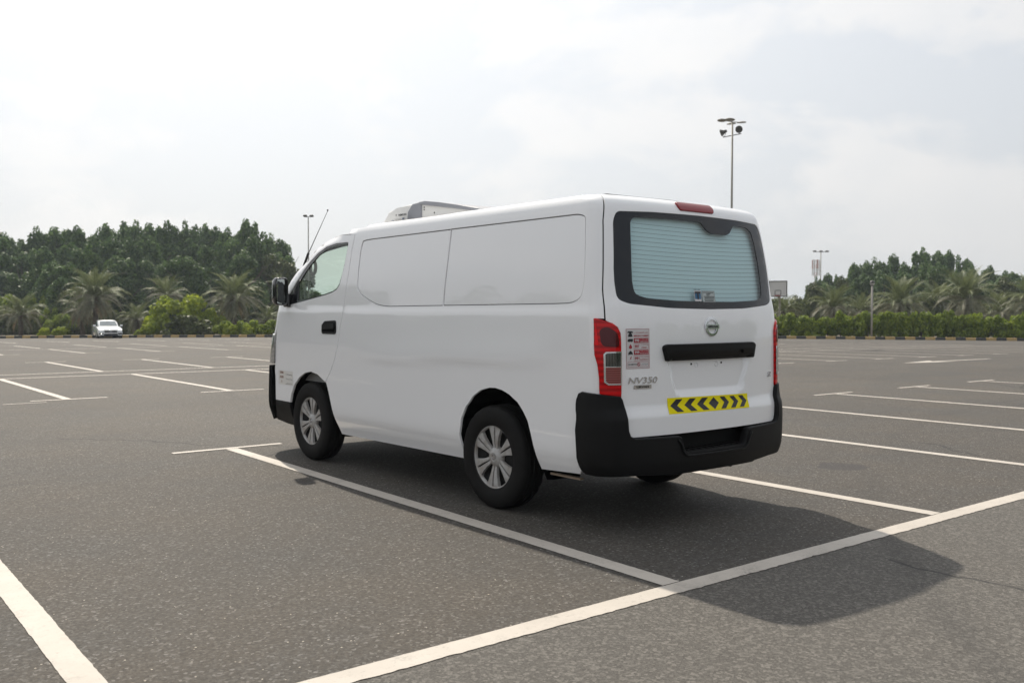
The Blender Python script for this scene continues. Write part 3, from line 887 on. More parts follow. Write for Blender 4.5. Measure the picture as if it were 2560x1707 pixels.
# strips that close the pillar between the door and the windscreen
for sgn in (-1, 1):
    ap = [(sgn * a_of_y(4.268, 1.335), 1.335), (sgn * a_of_y(4.212, 1.425), 1.425), (sgn * a_of_y(4.112, 1.545), 1.545), (sgn * a_nose(.74, 1.55), 1.55), (sgn * a_nose(.79, 1.44), 1.44), (sgn * a_nose(.80, 1.335), 1.335)]
    cn = [(sgn * a_of_y(4.30, 1.19), 1.19), (sgn * a_of_y(4.268, 1.332), 1.332), (sgn * a_nose(.78, 1.332), 1.332), (sgn * a_nose(.79, 1.08), 1.08), (sgn * a_of_y(4.342, 1.064), 1.064), (sgn * a_of_y(4.322, 1.12), 1.12)]
    panel('pillar', ap, [], S, m_white, van, step=0.04, rim=0.01, off=-0.001, flip=False)
    panel('wing_corner', cn, [], S, m_white, van, step=0.04, rim=0.01, off=-0.001, flip=False)
# roof middle
rf = from_py('roof_skin', [(-.58, .37, 1.977), (.58, .37, 1.977), (.58, 2.65, 1.977), (-.58, 2.65, 1.977), (0, .4, 1.988), (0, 2.62, 1.988)], [(0, 4, 5, 3), (4, 1, 2, 5)], m_white, van)

# ---------- tailgate
def gate_x(s):
    return float(np.interp(s, [.56, .60, .70, .77, .80, 1.15, 1.185], [.70, .712, .722, .730, .722, .722, .74]))
gl = [(-.655, .562), (-.69, .575), (-.705, .60)] + [(-gate_x(s), s) for s in (.70, .77, .80, .9, 1.0, 1.10, 1.15)] + [(-.742, 1.185), (-.775, 1.207), (-a_of_x(seam_x(1.225) - .004, 1.225), 1.225)]
gl += [(-(a_of_x(seam_x(s), s) - GAP / 2), s) for s in (1.3, 1.4, 1.5, 1.6, 1.7, 1.8, 1.9, 1.94, 1.97, 2.0, 2.1)]
gpoly = gl + [(-x, s) for x, s in reversed(gl)]
WIN = [(-.655, 1.318, .06), (-.728, 1.345, .04), (-.733, 1.45, .0), (-.730, 1.52, 0), (-.712, 1.68, 0), (-.697, 1.80, .03), (-.66, 1.857, .03), (-.40, 1.866, 0), (0, 1.870, 0), (.40, 1.866, 0), (.66, 1.857, .03), (.697, 1.80, .03), (.712, 1.68, 0), (.730, 1.52, 0), (.733, 1.45, 0), (.728, 1.345, .04), (.655, 1.318, .06), (.35, 1.294, .05), (0, 1.288, 0), (-.35, 1.294, .05)]
wpoly = round_poly(WIN)
GLS = [(-.52, 1.352, .04), (-.60, 1.375, .03), (-.608, 1.45, 0), (-.603, 1.55, 0), (-.585, 1.72, 0), (-.573, 1.80, .02), (-.545, 1.828, .02), (-.2, 1.832, 0), (.02, 1.828, .02), (.06, 1.785, .01), (.10, 1.762, .02), (.26, 1.760, .02), (.30, 1.775, .01), (.355, 1.826, .01), (.51, 1.826, .02), (.565, 1.80, .02), (.585, 1.72, 0), (.603, 1.57, 0), (.612, 1.43, .03), (.60, 1.365, .03), (.52, 1.348, .03), (.25, 1.337, 0), (-.05, 1.335, 0), (-.3, 1.340, 0)]
glpoly = round_poly(GLS)
gate = panel('tailgate', gpoly, [wpoly], S, m_white, van, step=0.024, rim=0.018, flip=False)
for p in gate.data.polygons: pass
rw = panel('rear_window', inset_poly(glpoly, -0.003), [], S, m_rglass, van, step=0.06, rim=0, off=-0.006)
panel('window_border', inset_poly(wpoly, 0.002), [glpoly], S, m_frit, rw, step=0.04, rim=0.008, off=-0.003)
bp = panel('backing_board', [(-.68, 1.30), (-.70, 1.5), (-.66, 1.86), (.66, 1.86), (.70, 1.5), (.68, 1.30)], [], S, m_board, rw, step=0.12, rim=0, off=-0.035)
# heater lines
m_heat = mat('heater_wire', (0.10, 0.13, 0.13), 0.9, spec=0.1)
for k in range(17):
    z = 1.372 + k * 0.0262
    xs_ = [x for x, s in glpoly if abs(s - z) < 0.04]
    x1 = float(np.interp(z, [1.36, 1.45, 1.72, 1.83], [.598, .604, .582, .545]))
    segs = [(-x1, x1)]
    if z > 1.762:
        xa = float(np.interp(z, [1.762, 1.785, 1.826], [.10, .06, .02])); xb_ = float(np.interp(z, [1.762, 1.775, 1.826], [.26, .30, .355]))
        segs = [(-x1, xa), (xb_, x1)]
    V, F = [], []
    for q0, q1 in segs:
        n = 24; st = len(V)
        for i in range(n + 1):
            x = q0 + (q1 - q0) * i / n
            sag = -0.012 * (1 - (x / .6) ** 2)
            for dz_ in (-.0009, .0009):
                p = S(x, z + sag + dz_); V.append((p.x, p.y - 0.0 + 0.0045, p.z))
            if i: F.append((st + 2 * i - 2, st + 2 * i, st + 2 * i + 1, st + 2 * i - 1))
    from_py('heater_line', V, F, m_heat, rw)

# ---------- things printed on or fixed to the tailgate
def flat_panel(name, pts, m_, par, off, step=.018, fn=S, rim=0, holes=()):
    return panel(name, pts, list(holes), fn, m_, par, step=step, rim=rim, off=off)
fontA = bpy.data.fonts.load
def text_mesh(name, body, m_, par, x, z, height, width=None, off=0.003, align='CENTER', fn=None, depth=0.0, shear=0.0, bold=0.0, sgn=1):
    cu = bpy.data.curves.new(name, 'FONT'); cu.body = body; cu.align_x = align; cu.resolution_u = 3
    cu.extrude = 0; cu.shear = shear; cu.offset = bold
    to = bpy.data.objects.new(name, cu); col.objects.link(to)
    dg = bpy.context.evaluated_depsgraph_get(); dg.update()
    me = bpy.data.meshes.new_from_object(to.evaluated_get(dg))
    bpy.data.objects.remove(to)
    V = [v.co.copy() for v in me.vertices]
    if not V: return None
    x0, x1 = min(v.x for v in V), max(v.x for v in V); y0, y1 = min(v.y for v in V), max(v.y for v in V)
    sc = height / max(1e-6, (y1 - y0)); scx = sc if width is None else width / (x1 - x0)
    fn = fn or S
    P, N = [], []
    cx = (x0 + x1) / 2; cy = (y0 + y1) / 2
    e_ = 1e-3
    for v in V:
        u = x + (v.x - cx) * scx * sgn; w = z + (v.y - cy) * sc
        p = fn(u, w); n = (fn(u + e_, w) - fn(u - e_, w)).cross(fn(u, w + e_) - fn(u, w - e_)).normalized()
        if sgn < 0: n = -n
        P.append(p + n * off)
    F = [tuple(p.vertices) for p in me.polygons]
    if sgn < 0: F = [f[::-1] for f in F]
    bpy.data.meshes.remove(me)
    o = from_py(name, P, F, m_, par)
    if depth:
        md = o.modifiers.new('thick', 'SOLIDIFY'); md.thickness = depth; md.offset = -1
    return o
# number-plate garnish bar
gb = [(-.425, 1.068, .02), (-.40, 1.078, .02), (.40, 1.078, .02), (.425, 1.068, .02), (.402, .992, .004), (-.402, .992, .004)]
panel('garnish_bar', round_poly(gb), [], S, m_plastic, gate, step=0.03, rim=0.035, off=0.030, lip=0.006)
bm = bmesh.new(); c_ = S(.27, 1.03); lathe(bm, [(0.0001, -.0335), (.011, -.0335), (.011, -.030)], 14, 'Y', c_); bm_obj('keyhole', bm, m_dark, gate)
# screw holes and plate studs
for x_ in (-.165, .118):
    bm = bmesh.new(); c_ = S(x_, .962); lathe(bm, [(0.0001, -.003), (.006, -.003), (.006, .001)], 12, 'Y', c_); bm_obj('screw_hole', bm, m_dark, gate)
for x_ in (-.12, .07):
    bm = bmesh.new(); c_ = S(x_, .955); lathe(bm, [(0.012, -.0005), (.014, -.004), (.017, -.0005)], 16, 'Y', c_); bm_obj('plate_stud', bm, m_white, gate, auto=40)
# hazard strip
flat_panel('hazard_strip', [(-.390, .678), (.366, .672), (.364, .760), (-.392, .772)], m_yellow, gate, 0.002)
def strip_pt(u, v):    # u,v in 0..1 on the strip
    x = -.390 + .756 * u; z0 = .678 + (.672 - .678) * u; z1 = .772 + (.760 - .772) * u
    return (x, z0 + (z1 - z0) * v)
def chevron(tip, w, t_, d):
    pts = [(tip, .5), (tip + d * (w - t_), .90), (tip + d * w, .90), (tip + d * t_, .5), (tip + d * w, .10), (tip + d * (w - t_), .10)]
    return [strip_pt(*p) for p in pts]
for tip in (.026, .180, .327):
    flat_panel('chevron', chevron(tip, .137, .074, 1), m_black, gate, 0.0032)
for tip in (.728, .856, .977):
    flat_panel('chevron', chevron(tip, .118, .062, -1), m_black, gate, 0.0032)
flat_panel('diamond', [strip_pt(*p) for p in ((.468, .5), (.532, .9), (.596, .5), (.532, .1))], m_black, gate, 0.0032)
# emergency numbers sticker
X0, X1, Z0, Z1 = -.687, -.525, .951, 1.176
flat_panel('emergency_sticker', [(X0, Z0), (X1, Z0), (X1, Z1), (X0, Z1)], m_paper, gate, 0.0015)
def sp_(u, v): return (X0 + (X1 - X0) * u, Z0 + (Z1 - Z0) * v)
def rect(u0, v0, u1, v1): return [sp_(u0, v0), sp_(u1, v0), sp_(u1, v1), sp_(u0, v1)]
def frame(u0, v0, u1, v1, th, m_):
    o_ = rect(u0, v0, u1, v1)
    flat_panel('printed_frame', o_, m_, gate, 0.0026, holes=[inset_poly(o_, th)])
frame(0, 0, 1, 1, .0016, m_sred)
def stext(body, u, v, h, w, m_, off=0.0032, bold=0.0):
    x, z = sp_(u, v); text_mesh('printed_text', body, m_, gate, x, z, h * (Z1 - Z0), w * (X1 - X0), off, bold=bold)
AR = {'head': '\uFED2\uFE8B\uFEAD\uFE8D\uFEEE\uFEC4\uFEDF\uFE8D \uFEE2\uFED7\uFEAD', 'amb': '\uFED1\uFE8E\uFECC\uFEB3\uFEF9\uFE8D', 'fire': '\uFEF2\uFEE7\uFEAA\uFEE4\uFEDF\uFE8D \uFE8D\uFED3\uFEAA\uFEDF\uFE8D', 'pol': '\uFE94\uFEC3\uFEAE\uFEB8\uFEDF\uFE8D', 'el': '\uFE80\uFE8E\uFE91\uFEAE\uFEEC\uFEDC\uFEDF\uFE8D', 'ns': '\uFEE6\uFEF4\uFEA7\uFEAA\uFE98\uFEDF\uFE8D \uFECD\uFEEE\uFEE8\uFEE4\uFEE3'}
stext(AR['head'], .64, .90, .055, .62, m_sred)
stext('EMERGENCY NUMBERS', .64, .822, .045, .64, m_sred, bold=.02)
for v, num, en, ar, filled in ((.705, '998', 'AMBULANCE', 'amb', 1), (.555, '997', 'FIRE', 'fire', 0), (.405, '999', 'POLICE', 'pol', 1), (.255, '991', 'ELECTRICITY', 'el', 0)):
    if filled: flat_panel('printed_box', rect(.32, v - .062, .96, v + .062), m_sred, gate, 0.0024)
    else: frame(.32, v - .062, .96, v + .062, .0012, m_sred)
    c_ = m_paper if filled else m_sred
    stext(num, .45, v, .075, .19, c_, 0.0036, bold=.02)
    stext(AR[ar], .76, v + .028, .034, .34, c_, 0.0036)
    stext(en, .76, v - .030, .028, .34 if len(en) > 5 else .22, c_, 0.0036, bold=.02)
frame(.06, .045, .96, .165, .0012, m_sred)
stext('NO SMOKING', .27, .105, .035, .36, m_black, bold=.02)
stext(AR['ns'], .78, .105, .045, .30, m_black)
# no smoking ring
def ring_poly(u, v, r_, n=20):
    x, z = sp_(u, v); return [(x + r_ * math.cos(2 * PI * k / n), z + r_ * math.sin(2 * PI * k / n)) for k in range(n)]
flat_panel('printed_ring', ring_poly(.52, .105, .0105), m_sred, gate, 0.0034, holes=[ring_poly(.52, .105, .0078)])
x, z = sp_(.52, .105); flat_panel('printed_bar', [(x - .007, z + .005), (x - .005, z + .007), (x + .007, z - .005), (x + .005, z - .007)], m_sred, gate, 0.0036)
# pictograms: telephone, ambulance, flame, police car, bolt
def picto(pts, m_, nm='pictogram'): flat_panel(nm, [sp_(*p) for p in pts], m_, gate, 0.0032)
picto([(.08, .80), (.27, .80), (.25, .86), (.22, .885), (.22, .90), (.29, .895), (.29, .92), (.24, .94), (.11, .94), (.06, .92), (.06, .895), (.13, .90), (.13, .885), (.10, .86)], m_black)
picto([(.06, .68), (.10, .68), (.12, .665), (.15, .68), (.20, .68), (.22, .665), (.25, .68), (.28, .68), (.28, .75), (.14, .75), (.09, .74), (.06, .71)], m_black)
picto([(.14, .50), (.21, .50), (.245, .53), (.23, .57), (.20, .585), (.19, .62), (.16, .60), (.13, .57), (.11, .53)], m_sred)
picto([(.09, .345), (.12, .345), (.12, .36), (.23, .36), (.23, .345), (.26, .345), (.265, .395), (.22, .425), (.20, .445), (.15, .445), (.13, .425), (.085, .395)], m_black)
picto([(.13, .205), (.18, .25), (.15, .255), (.20, .305), (.23, .305), (.19, .265), (.22, .262)], m_sred)
# chrome lettering
text_mesh('model_badge', 'NV350', m_chrome, gate, -.574, .883, .036, .208, 0.006, depth=0.005, shear=0.18, bold=.012)
flat_panel('name_plate', [(-.638, .8345), (-.513, .8345), (-.513, .856), (-.638, .856)], m_chrome, gate, 0.004, rim=.003)
text_mesh('name_lettering', 'URVAN', m_black, gate, -.575, .8452, .0125, .086, 0.0052, bold=.03)
text_mesh('grade_badge', 'SR', m_chrome, gate, .642, .868, .034, .052, 0.005, depth=.004, shear=.3)
# round emblem with a bar
ec = Vector((0, 0, 1.183))
def ell_ring(r0, r1, n=48):
    o1 = [(r1 * math.cos(2 * PI * k / n), 1.183 + r1 * .94 * math.sin(2 * PI * k / n)) for k in range(n)]
    o0 = [(r0 * math.cos(2 * PI * k / n), 1.183 + r0 * .94 * math.sin(2 * PI * k / n)) for k in range(n)]
    return o1, o0
o1, o0 = ell_ring(.045, .059)
panel('emblem_ring', o1, [o0], S, m_chrome, gate, step=0.012, rim=0.009, off=0.009, lip=0.003)
panel('emblem_bar', round_poly([(-.063, 1.170), (.063, 1.170), (.063, 1.197), (-.063, 1.197)], .003), [], S, m_chrome, gate, step=0.02, rim=0.010, off=0.012)
text_mesh('emblem_lettering', 'NISSAN', m_black, gate, 0, 1.1835, .0155, .096, 0.0132, bold=.03)
# high brake light
bl = round_poly([(-.165, 1.915, .01), (-.155, 1.893, .012), (.155, 1.893, .012), (.165, 1.915, .01), (.16, 1.945, .012), (-.16, 1.945, .012)])
panel('high_brake_light', bl, [], S, m_brake, van, step=0.02, rim=0.02, off=0.010, lip=0.004)
# window sticker: T letter block and a text block
wo = 0.002
flat_panel('letter_sticker', [(-.125, 1.338), (-.062, 1.338), (-.058, 1.402), (-.121, 1.402)], m_paper, rw, -0.003)
flat_panel('sticker_blue', [(-.120, 1.350), (-.066, 1.350), (-.063, 1.384), (-.117, 1.384)], m_blue, rw, -0.002)
flat_panel('letter_t', [(-.098, 1.350), (-.087, 1.350), (-.085, 1.384), (-.066, 1.384), (-.064, 1.396), (-.118, 1.396), (-.119, 1.384), (-.097, 1.384)], m_black, rw, -0.0005)
for k in range(5):
    flat_panel('sticker_dot', [(-.124 + k * .013, 1.404), (-.118 + k * .013, 1.404), (-.117 + k * .013, 1.410), (-.123 + k * .013, 1.410)], m_black, rw, -0.001)
tb = [(-.052, 1.333), (.068, 1.333), (.070, 1.402), (-.050, 1.402)]
flat_panel('text_sticker', tb, mat('pale_sticker', (.42, .47, .47), .5), rw, -0.004)
flat_panel('sticker_frame', tb, m_grey_trim, rw, -0.003, holes=[inset_poly(tb, .0015)])
for k, (x0_, x1_) in enumerate(((-.045, .06), (-.01, .03), (-.01, .02), (-.035, .065), (-.03, .062), (-.033, .055), (-.03, .05))):
    z_ = 1.392 - k * .0085
    flat_panel('sticker_text_line', [(x0_, z_ - .0018), (x1_, z_ - .0018), (x1_, z_ + .0018), (x0_, z_ + .0018)], m_steel, rw, -0.003)

# ---------- tail lamps
for sgn in (-1, 1):
    def Q(kind, c, s): return (sgn * (a_of_y(c, s) if kind == 'y' else a_of_x(c, s)), s)
    outer = [Q('y', .208, 1.232), Q('y', .205, 1.20), Q('y', .200, 1.08), Q('y', .196, 1.03), Q('y', .180, .975), Q('y', .172, .90), Q('y', .170, .815)]
    inner = [Q('x', .728, .797), Q('x', .728, .95), Q('x', .728, 1.10), Q('x', .730, 1.150), Q('x', .745, 1.183), Q('x', .770, 1.203), Q('x', .805, 1.218), Q('x', .828, 1.230)]
    # vertices in order
    lp = outer + inner
    lamp = panel('tail_light', lp, [], S, m_red, van, step=0.02, rim=0.022, off=0.014, flip=False, lip=0.006)
    rv = [Q('x', .731, .965), Q('x', .802, .965), Q('x', .804, 1.03), Q('x', .796, 1.040), Q('x', .731, 1.042)]
    panel('reverse_lens', rv, [], S, m_smoke if sgn < 0 else m_clear, lamp, step=0.02, rim=0.004, off=0.020, flip=False)
    fg = [Q('x', .731, .868), Q('x', .790, .868), Q('x', .802, .882), Q('x', .802, .960), Q('x', .731, .960)]
    panel('fog_lens', fg, [], S, m_pink if sgn < 0 else m_clear, lamp, step=0.02, rim=0.004, off=0.020, flip=False)
    fr_o = [Q('x', .7285, .862), Q('x', .792, .862), Q('x', .808, .878), Q('x', .809, 1.035), Q('x', .80, 1.047), Q('x', .7285, 1.049)]
    fr_i = [Q('x', .733, .869), Q('x', .790, .869), Q('x', .802, .882), Q('x', .803, 1.032), Q('x', .797, 1.040), Q('x', .733, 1.042)]
    panel('lens_frame', fr_o, [fr_i], S, m_chrome, lamp, step=0.02, rim=0.003, off=0.0215, flip=False)
    mb = [Q('x', .732, .961), Q('x', .803, .961), Q('x', .803, .965), Q('x', .732, .965)]
    panel('lens_divider', mb, [], S, m_chrome, lamp, step=0.02, rim=0.002, off=0.022, flip=False)
    dk = round_poly([(*Q('x', .737, 1.075), .02), (*Q('x', .815, 1.078), .03), (*Q('x', .820, 1.17), .02), (*Q('x', .795, 1.19), .03), (*Q('x', .745, 1.155), .03)], .02)
    panel('lamp_bowl', dk, [], S, m_red_dark, lamp, step=0.02, rim=0.003, off=0.0175, flip=False)
    hi = round_poly([(*Q('y', .196, 1.085), .012), (*Q('y', .198, 1.21), .012), (*Q('x', .828, 1.205), .01), (*Q('x', .824, 1.085), .01)], .01)
    panel('reflector', hi, [], S, mat('bright_red_lens', (.80, .004, .008), .12, coat=.2, spec=.25), lamp, step=0.02, rim=0.003, off=0.0172, flip=False)
    hk = [(*Q('y', .200, 1.232)[:1], 1.232)]

# ---------- rear bumper, wraps both corners
def off_at(s):    # how far the bumper stands proud of the body at height s
    return float(np.interp(s, [.26, .33, .40, .60, .72, .775, .82], [.0, .018, .030, .032, .027, .024, .020]))
def B(a, s):
    p = S(a, s); e_ = 2e-3
    n = (S(a + e_, s) - S(a - e_, s)).cross(Vector((0, 0, 1)))
    n = Vector((n.x, n.y, 0))
    n = n.normalized() if n.length > 1e-9 else Vector((0, -1, 0))
    return p + n * off_at(s)
bl_ = [(-.60, .348), (-a_of_x(.74, .35), .350), (-a_of_y(.21, .344), .344), (-a_of_y(.272, .346), .346), (-a_of_y(.298, .37), .37), (-a_of_y(.310, .44), .44), (-a_of_y(.318, .60), .60), (-a_of_y(.318, .77), .77), (-a_of_y(.305, .802), .802), (-a_of_y(.28, .812), .812), (-a_of_y(.20, .806), .806), (-.735, .790), (-.727, .775), (-.712, .72), (-.705, .60), (-.69, .566), (-.655, .550), (-.335, .543)]
nt = [(-.318, .535), (-.292, .462), (-.262, .443)]
br_ = [(-x, s) for x, s in reversed(bl_)]
bump_poly = bl_ + nt + [(-x, s) for x, s in reversed(nt)] + br_ + [(.42, .336), (.40, .328), (-.40, .328), (-.42, .336)]
rb = panel('rear_bumper', bump_poly, [], B, m_plastic, van, step=0.03, rim=0.05, off=0.0, lip=0.008)
# step tread inside the notch
bm = bmesh.new()
box(bm, (0, .075, .447), (.60, .11, .02)); box(bm, (0, .125, .50), (.66, .02, .12))
for k in range(9): box(bm, (-.24 + .06 * k, .07, .459), (.012, .09, .006))
bm_obj('bumper_step', bm, m_under, rb)
# rounded lip under the notch, and chamfer lines
pts = [B(x, s) + Vector((0, -.004, 0)) for x, s in [(-.345, .528), (-.322, .50), (-.302, .452), (-.27, .430), (0, .428), (.27, .430), (.302, .452), (.322, .50), (.345, .528)]]
bm = bmesh.new(); tube(bm, pts, .007, 8); bm_obj('step_lip', bm, m_plastic, rb, smooth=True)

# ---------- wheels
def make_wheel(loc, sgn, tag_):
    w = empty('wheel', loc, 0, van)
    # tyre: tread blocks by alternating ring radius
    RR, TW = 0.343, 0.090
    prof = [(.205, -TW + .012), (.215, -TW + .004), (.25, -TW - .004), (.29, -TW - .005), (.322, -TW + .002), (.336, -TW + .012), (.3405, -TW + .024)]
    for g in (-.052, -.018, .018, .052):
        prof += [(.343, g - .005), (.3365, g - .0035), (.3365, g + .0035), (.343, g + .005)]
    prof += [(.3405, TW - .024), (.336, TW - .012), (.322, TW - .002), (.29, TW + .005), (.25, TW + .004), (.215, TW - .004), (.205, TW - .012)]
    bm = bmesh.new()
    rings = lathe(bm, prof, 96, 'X')
    for i, ring in enumerate(rings):
        if prof[i][0] > .330:
            for k, v in enumerate(ring):
                if k % 4 == 0 and abs(prof[i][1]) > .06: v.co.y *= .986; v.co.z *= .986
    ty = bm_obj('tyre', bm, m_rubber, w, auto=35); ty.scale = (1, .982, .982)
    # steel wheel behind
    bm = bmesh.new()
    lathe(bm, [(.0001, .035 * sgn), (.10, .035 * sgn), (.14, .02 * sgn), (.19, .03 * sgn), (.2, .055 * sgn), (.207, .088 * sgn), (.207, -.09 * sgn)], 48, 'X')
    bm_obj('steel_rim', bm, m_steel, w, smooth=True)
    # hubcap
    bm = bmesh.new()
    xo = .070 * sgn
    def pt(r_, a, x_): return bm.verts.new((x_, r_ * math.sin(a), r_ * math.cos(a)))
    # outer ring
    lathe(bm, [(.192, .060 * sgn), (.194, .074 * sgn), (.198, .079 * sgn), (.205, .080 * sgn), (.209, .074 * sgn), (.209, .060 * sgn)], 72, 'X')
    # centre dome
    lathe(bm, [(.0001, .074 * sgn), (.022, .074 * sgn), (.028, .079 * sgn), (.040, .076 * sgn), (.058, .068 * sgn), (.066, .056 * sgn), (.070, .040 * sgn)], 48, 'X')
    # twelve blades, in six pairs
    for i in range(6):
        for s2 in (-1, 1):
            base = i * PI / 3
            rows_ = []
            for r_, a_in, a_out, h in ((.050, .05, .40, .066), (.075, .050, .32, .068), (.105, .048, .272, .072), (.15, .044, .280, .076), (.185, .036, .300, .077), (.199, .030, .315, .075)):
                a0 = base + s2 * a_in; a1 = base + s2 * a_out; am = (a0 + a1) / 2
                rows_.append([pt(r_, a0, (h - .016) * sgn), pt(r_, a0, (h - .001) * sgn), pt(r_, am, (h + .0004) * sgn), pt(r_, a1, (h - .0025) * sgn), pt(r_, a1, (h - .024) * sgn)])
            for p_, q_ in zip(rows_, rows_[1:]):
                for k in range(4): bm.faces.new((p_[k], p_[k + 1], q_[k + 1], q_[k]))
    hc_ = bm_obj('hubcap', bm, m_hub, w, auto=40)
    bm = bmesh.new()
    lathe(bm, [(.013, .076 * sgn), (.0145, .0805 * sgn), (.018, .0805 * sgn), (.0195, .076 * sgn)], 24, 'X')
    box(bm, (.079 * sgn, 0, 0), (.004, .042, .009))
    bm_obj('wheel_emblem', bm, m_chrome, w, auto=40)
    w.rotation_euler = (tag_, 0, 0)
    return w
YA = 1.161
for (x_, y_, sg_, ro) in ((-.735, YA, -1, .05), (-.735, YA + 2.555, -1, .14), (.735, YA, 1, .4), (.735, YA + 2.555, 1, .9)):
    make_wheel((x_, y_, .334), sg_, ro)
# wheel housings (open shells facing outwards)
for y_, ar in ((YA, arch_r), (YA + 2.555, arch_f)):
    for sgn in (-1, 1):
        V, F = [], []
        pr_ = [(y, z) for y, z in ar]
        for y, z in pr_:
            c0 = y_ ; k_ = 1.03
            for x_, gr in ((HWf(z) - .012, 1.0), (HWf(z) - .05, 1.04), (.52, 1.06)):
                V.append((sgn * x_, c0 + (y - c0) * gr, .30 + (z - .30) * gr))
        n = len(pr_)
        for i in range(n - 1):
            for j in range(2):
                a = i * 3 + j; F.append((a, a + 1, a + 4, a + 3))
        st = len(V); V.append((sgn * .52, y_, .3))
        for i in range(n - 1): F.append((i * 3 + 2, st, (i + 1) * 3 + 2))
        from_py('wheel_housing', V, F, m_dark, van)
# axles, underbody, cargo box, exhaust
bm = bmesh.new()
box(bm, (0, 2.35, .36), (1.10, 3.9, .10)); box(bm, (0, 2.25, .42), (1.50, 1.35, .20)); box(bm, (0, .42, .42), (1.45, .40, .16)); box(bm, (0, 4.3, .42), (1.35, .45, .16))
tube(bm, [(-.62, YA, .33), (.62, YA, .33)], .05, 10); tube(bm, [(-.62, YA + 2.555, .30), (.62, YA + 2.555, .30)], .035, 10)
tube(bm, [(.40, .2, .30), (.40, 1.4, .30), (.3, 2.0, .32)], .03, 8)
for s_ in (-1, 1):
    box(bm, (s_ * .45, 1.1, .30), (.06, 1.1, .03)); box(bm, (s_ * .70, 2.35, .275), (.05, 1.7, .035))
bm_obj('underbody', bm, m_under, van)
bm = bmesh.new(); box(bm, (-.775, .50, .298), (.03, .26, .012)); bm_obj('rusty_bracket', bm, m_rust, van)
bm = bmesh.new()
box(bm, (0, 1.55, 1.37), (1.44, 2.50, .90))
bm_obj('cargo_box', bm, m_grey_trim, van)
# inner skins just under the outer panels, dark, to close the shut lines
for sgn in (-1, 1):
    pl = [(sgn * a_of_x(.66, 1.3), .83), (sgn * a_of_x(.66, 1.25), 1.25), (sgn * a_of_x(.66, 1.9), 1.9), (sgn * a_of_y(2.98, 1.9), 1.9), (sgn * a_of_y(3.0, 1.6), 1.6), (sgn * a_of_y(3.02, 1.4), 1.4), (sgn * a_of_y(3.12, 1.1), 1.1), (sgn * a_of_y(3.2, .86), .86)]
    panel('inner_skin', pl, [], S, m_dark, van, step=0.15, rim=0, off=-0.022, flip=False)
    pl = [(sgn * a_of_y(3.0, 1.28), 1.28), (sgn * a_of_y(4.25, 1.28), 1.28), (sgn * a_of_y(4.30, .80), .80), (sgn * a_of_y(3.1, .80), .80)]
    panel('inner_skin', pl, [], S, m_dark, van, step=0.15, rim=0, off=-0.032, flip=False)
    # dark strip behind the upper door shut line
    pl = [(sgn * a_of_y(2.985, 1.90), 1.90), (sgn * a_of_y(3.045, 1.90), 1.90), (sgn * a_of_y(3.062, 1.78), 1.78), (sgn * a_of_y(3.085, 1.55), 1.55), (sgn * a_of_y(3.15, 1.30), 1.30), (sgn * a_of_y(3.04, 1.30), 1.30), (sgn * a_of_y(3.02, 1.55), 1.55)]
    panel('door_seal', pl, [], S, m_dark, van, step=0.08, rim=0, off=-0.019, flip=False)
bm = bmesh.new(); box(bm, (0, .28, .95), (1.30, .06, .66)); bm_obj('inner_tail_skin', bm, m_dark, van)
# ---------- cab interior
bm = bmesh.new(); box(bm, (0, 2.93, 1.30), (1.46, .03, 1.05)); bm_obj('bulkhead', bm, m_beige, van)
bm = bmesh.new(); box(bm, (0, 3.6, .72), (1.5, 1.3, .10)); bm_obj('cab_floor', bm, m_grey_trim, van)
for x_ in (-.43, .43):
    st_ = empty('seat', (x_, 3.30, .80), 0, van)
    bm = bmesh.new(); box(bm, (0, .08, .08), (.50, .50, .16)); bm_obj('seat_cushion', bm, m_beige, st_, bevel=.04, seg=3, auto=50)
    bm = bmesh.new(); box(bm, (0, -.20, .38), (.48, .13, .60), Matrix.Rotation(R(10), 3, 'X')); bm_obj('seat_back', bm, m_beige, st_, bevel=.05, seg=3, auto=50)
    bm = bmesh.new(); box(bm, (0, -.27, .755), (.26, .09, .16)); bm_obj('headrest', bm, m_beige, st_, bevel=.03, seg=3, auto=50)
bm = bmesh.new(); box(bm, (0, 4.13, 1.02), (1.44, .34, .44)); bm_obj('dashboard', bm, m_grey_trim, van, bevel=.06, seg=3, auto=50)
bm = bmesh.new()
rot = Matrix.Rotation(R(-58), 3, 'X')
pts = [Vector((-.40, 3.86, 1.24)) + rot @ Vector((.19 * math.cos(2 * PI * k / 28), .19 * math.sin(2 * PI * k / 28), 0)) for k in range(29)]
tube(bm, pts, .016, 8, False); box(bm, (-.40, 3.86, 1.24), (.13, .05, .09)); box(bm, (-.40, 3.86, 1.24), (.36, .02, .03))
tube(bm, [(-.40, 3.87, 1.24), (-.40, 4.05, 1.10)], .03, 8)
bm_obj('steering_wheel', bm, m_plastic, van, smooth=True)
# grab handle on the pillar and mirror under the header
bm = bmesh.new()
pts = [Vector((-.655, 3.97 + .050 * math.cos(2 * PI * k / 20), 1.668 + .060 * math.sin(2 * PI * k / 20))) for k in range(21)]
tube(bm, pts, .015, 8, False); bm_obj('grab_handle', bm, m_grey_trim, van, smooth=True)
bm = bmesh.new(); box(bm, (0, 3.10, 1.86), (1.15, .34, .015)); bm_obj('headliner', bm, m_beige, van)

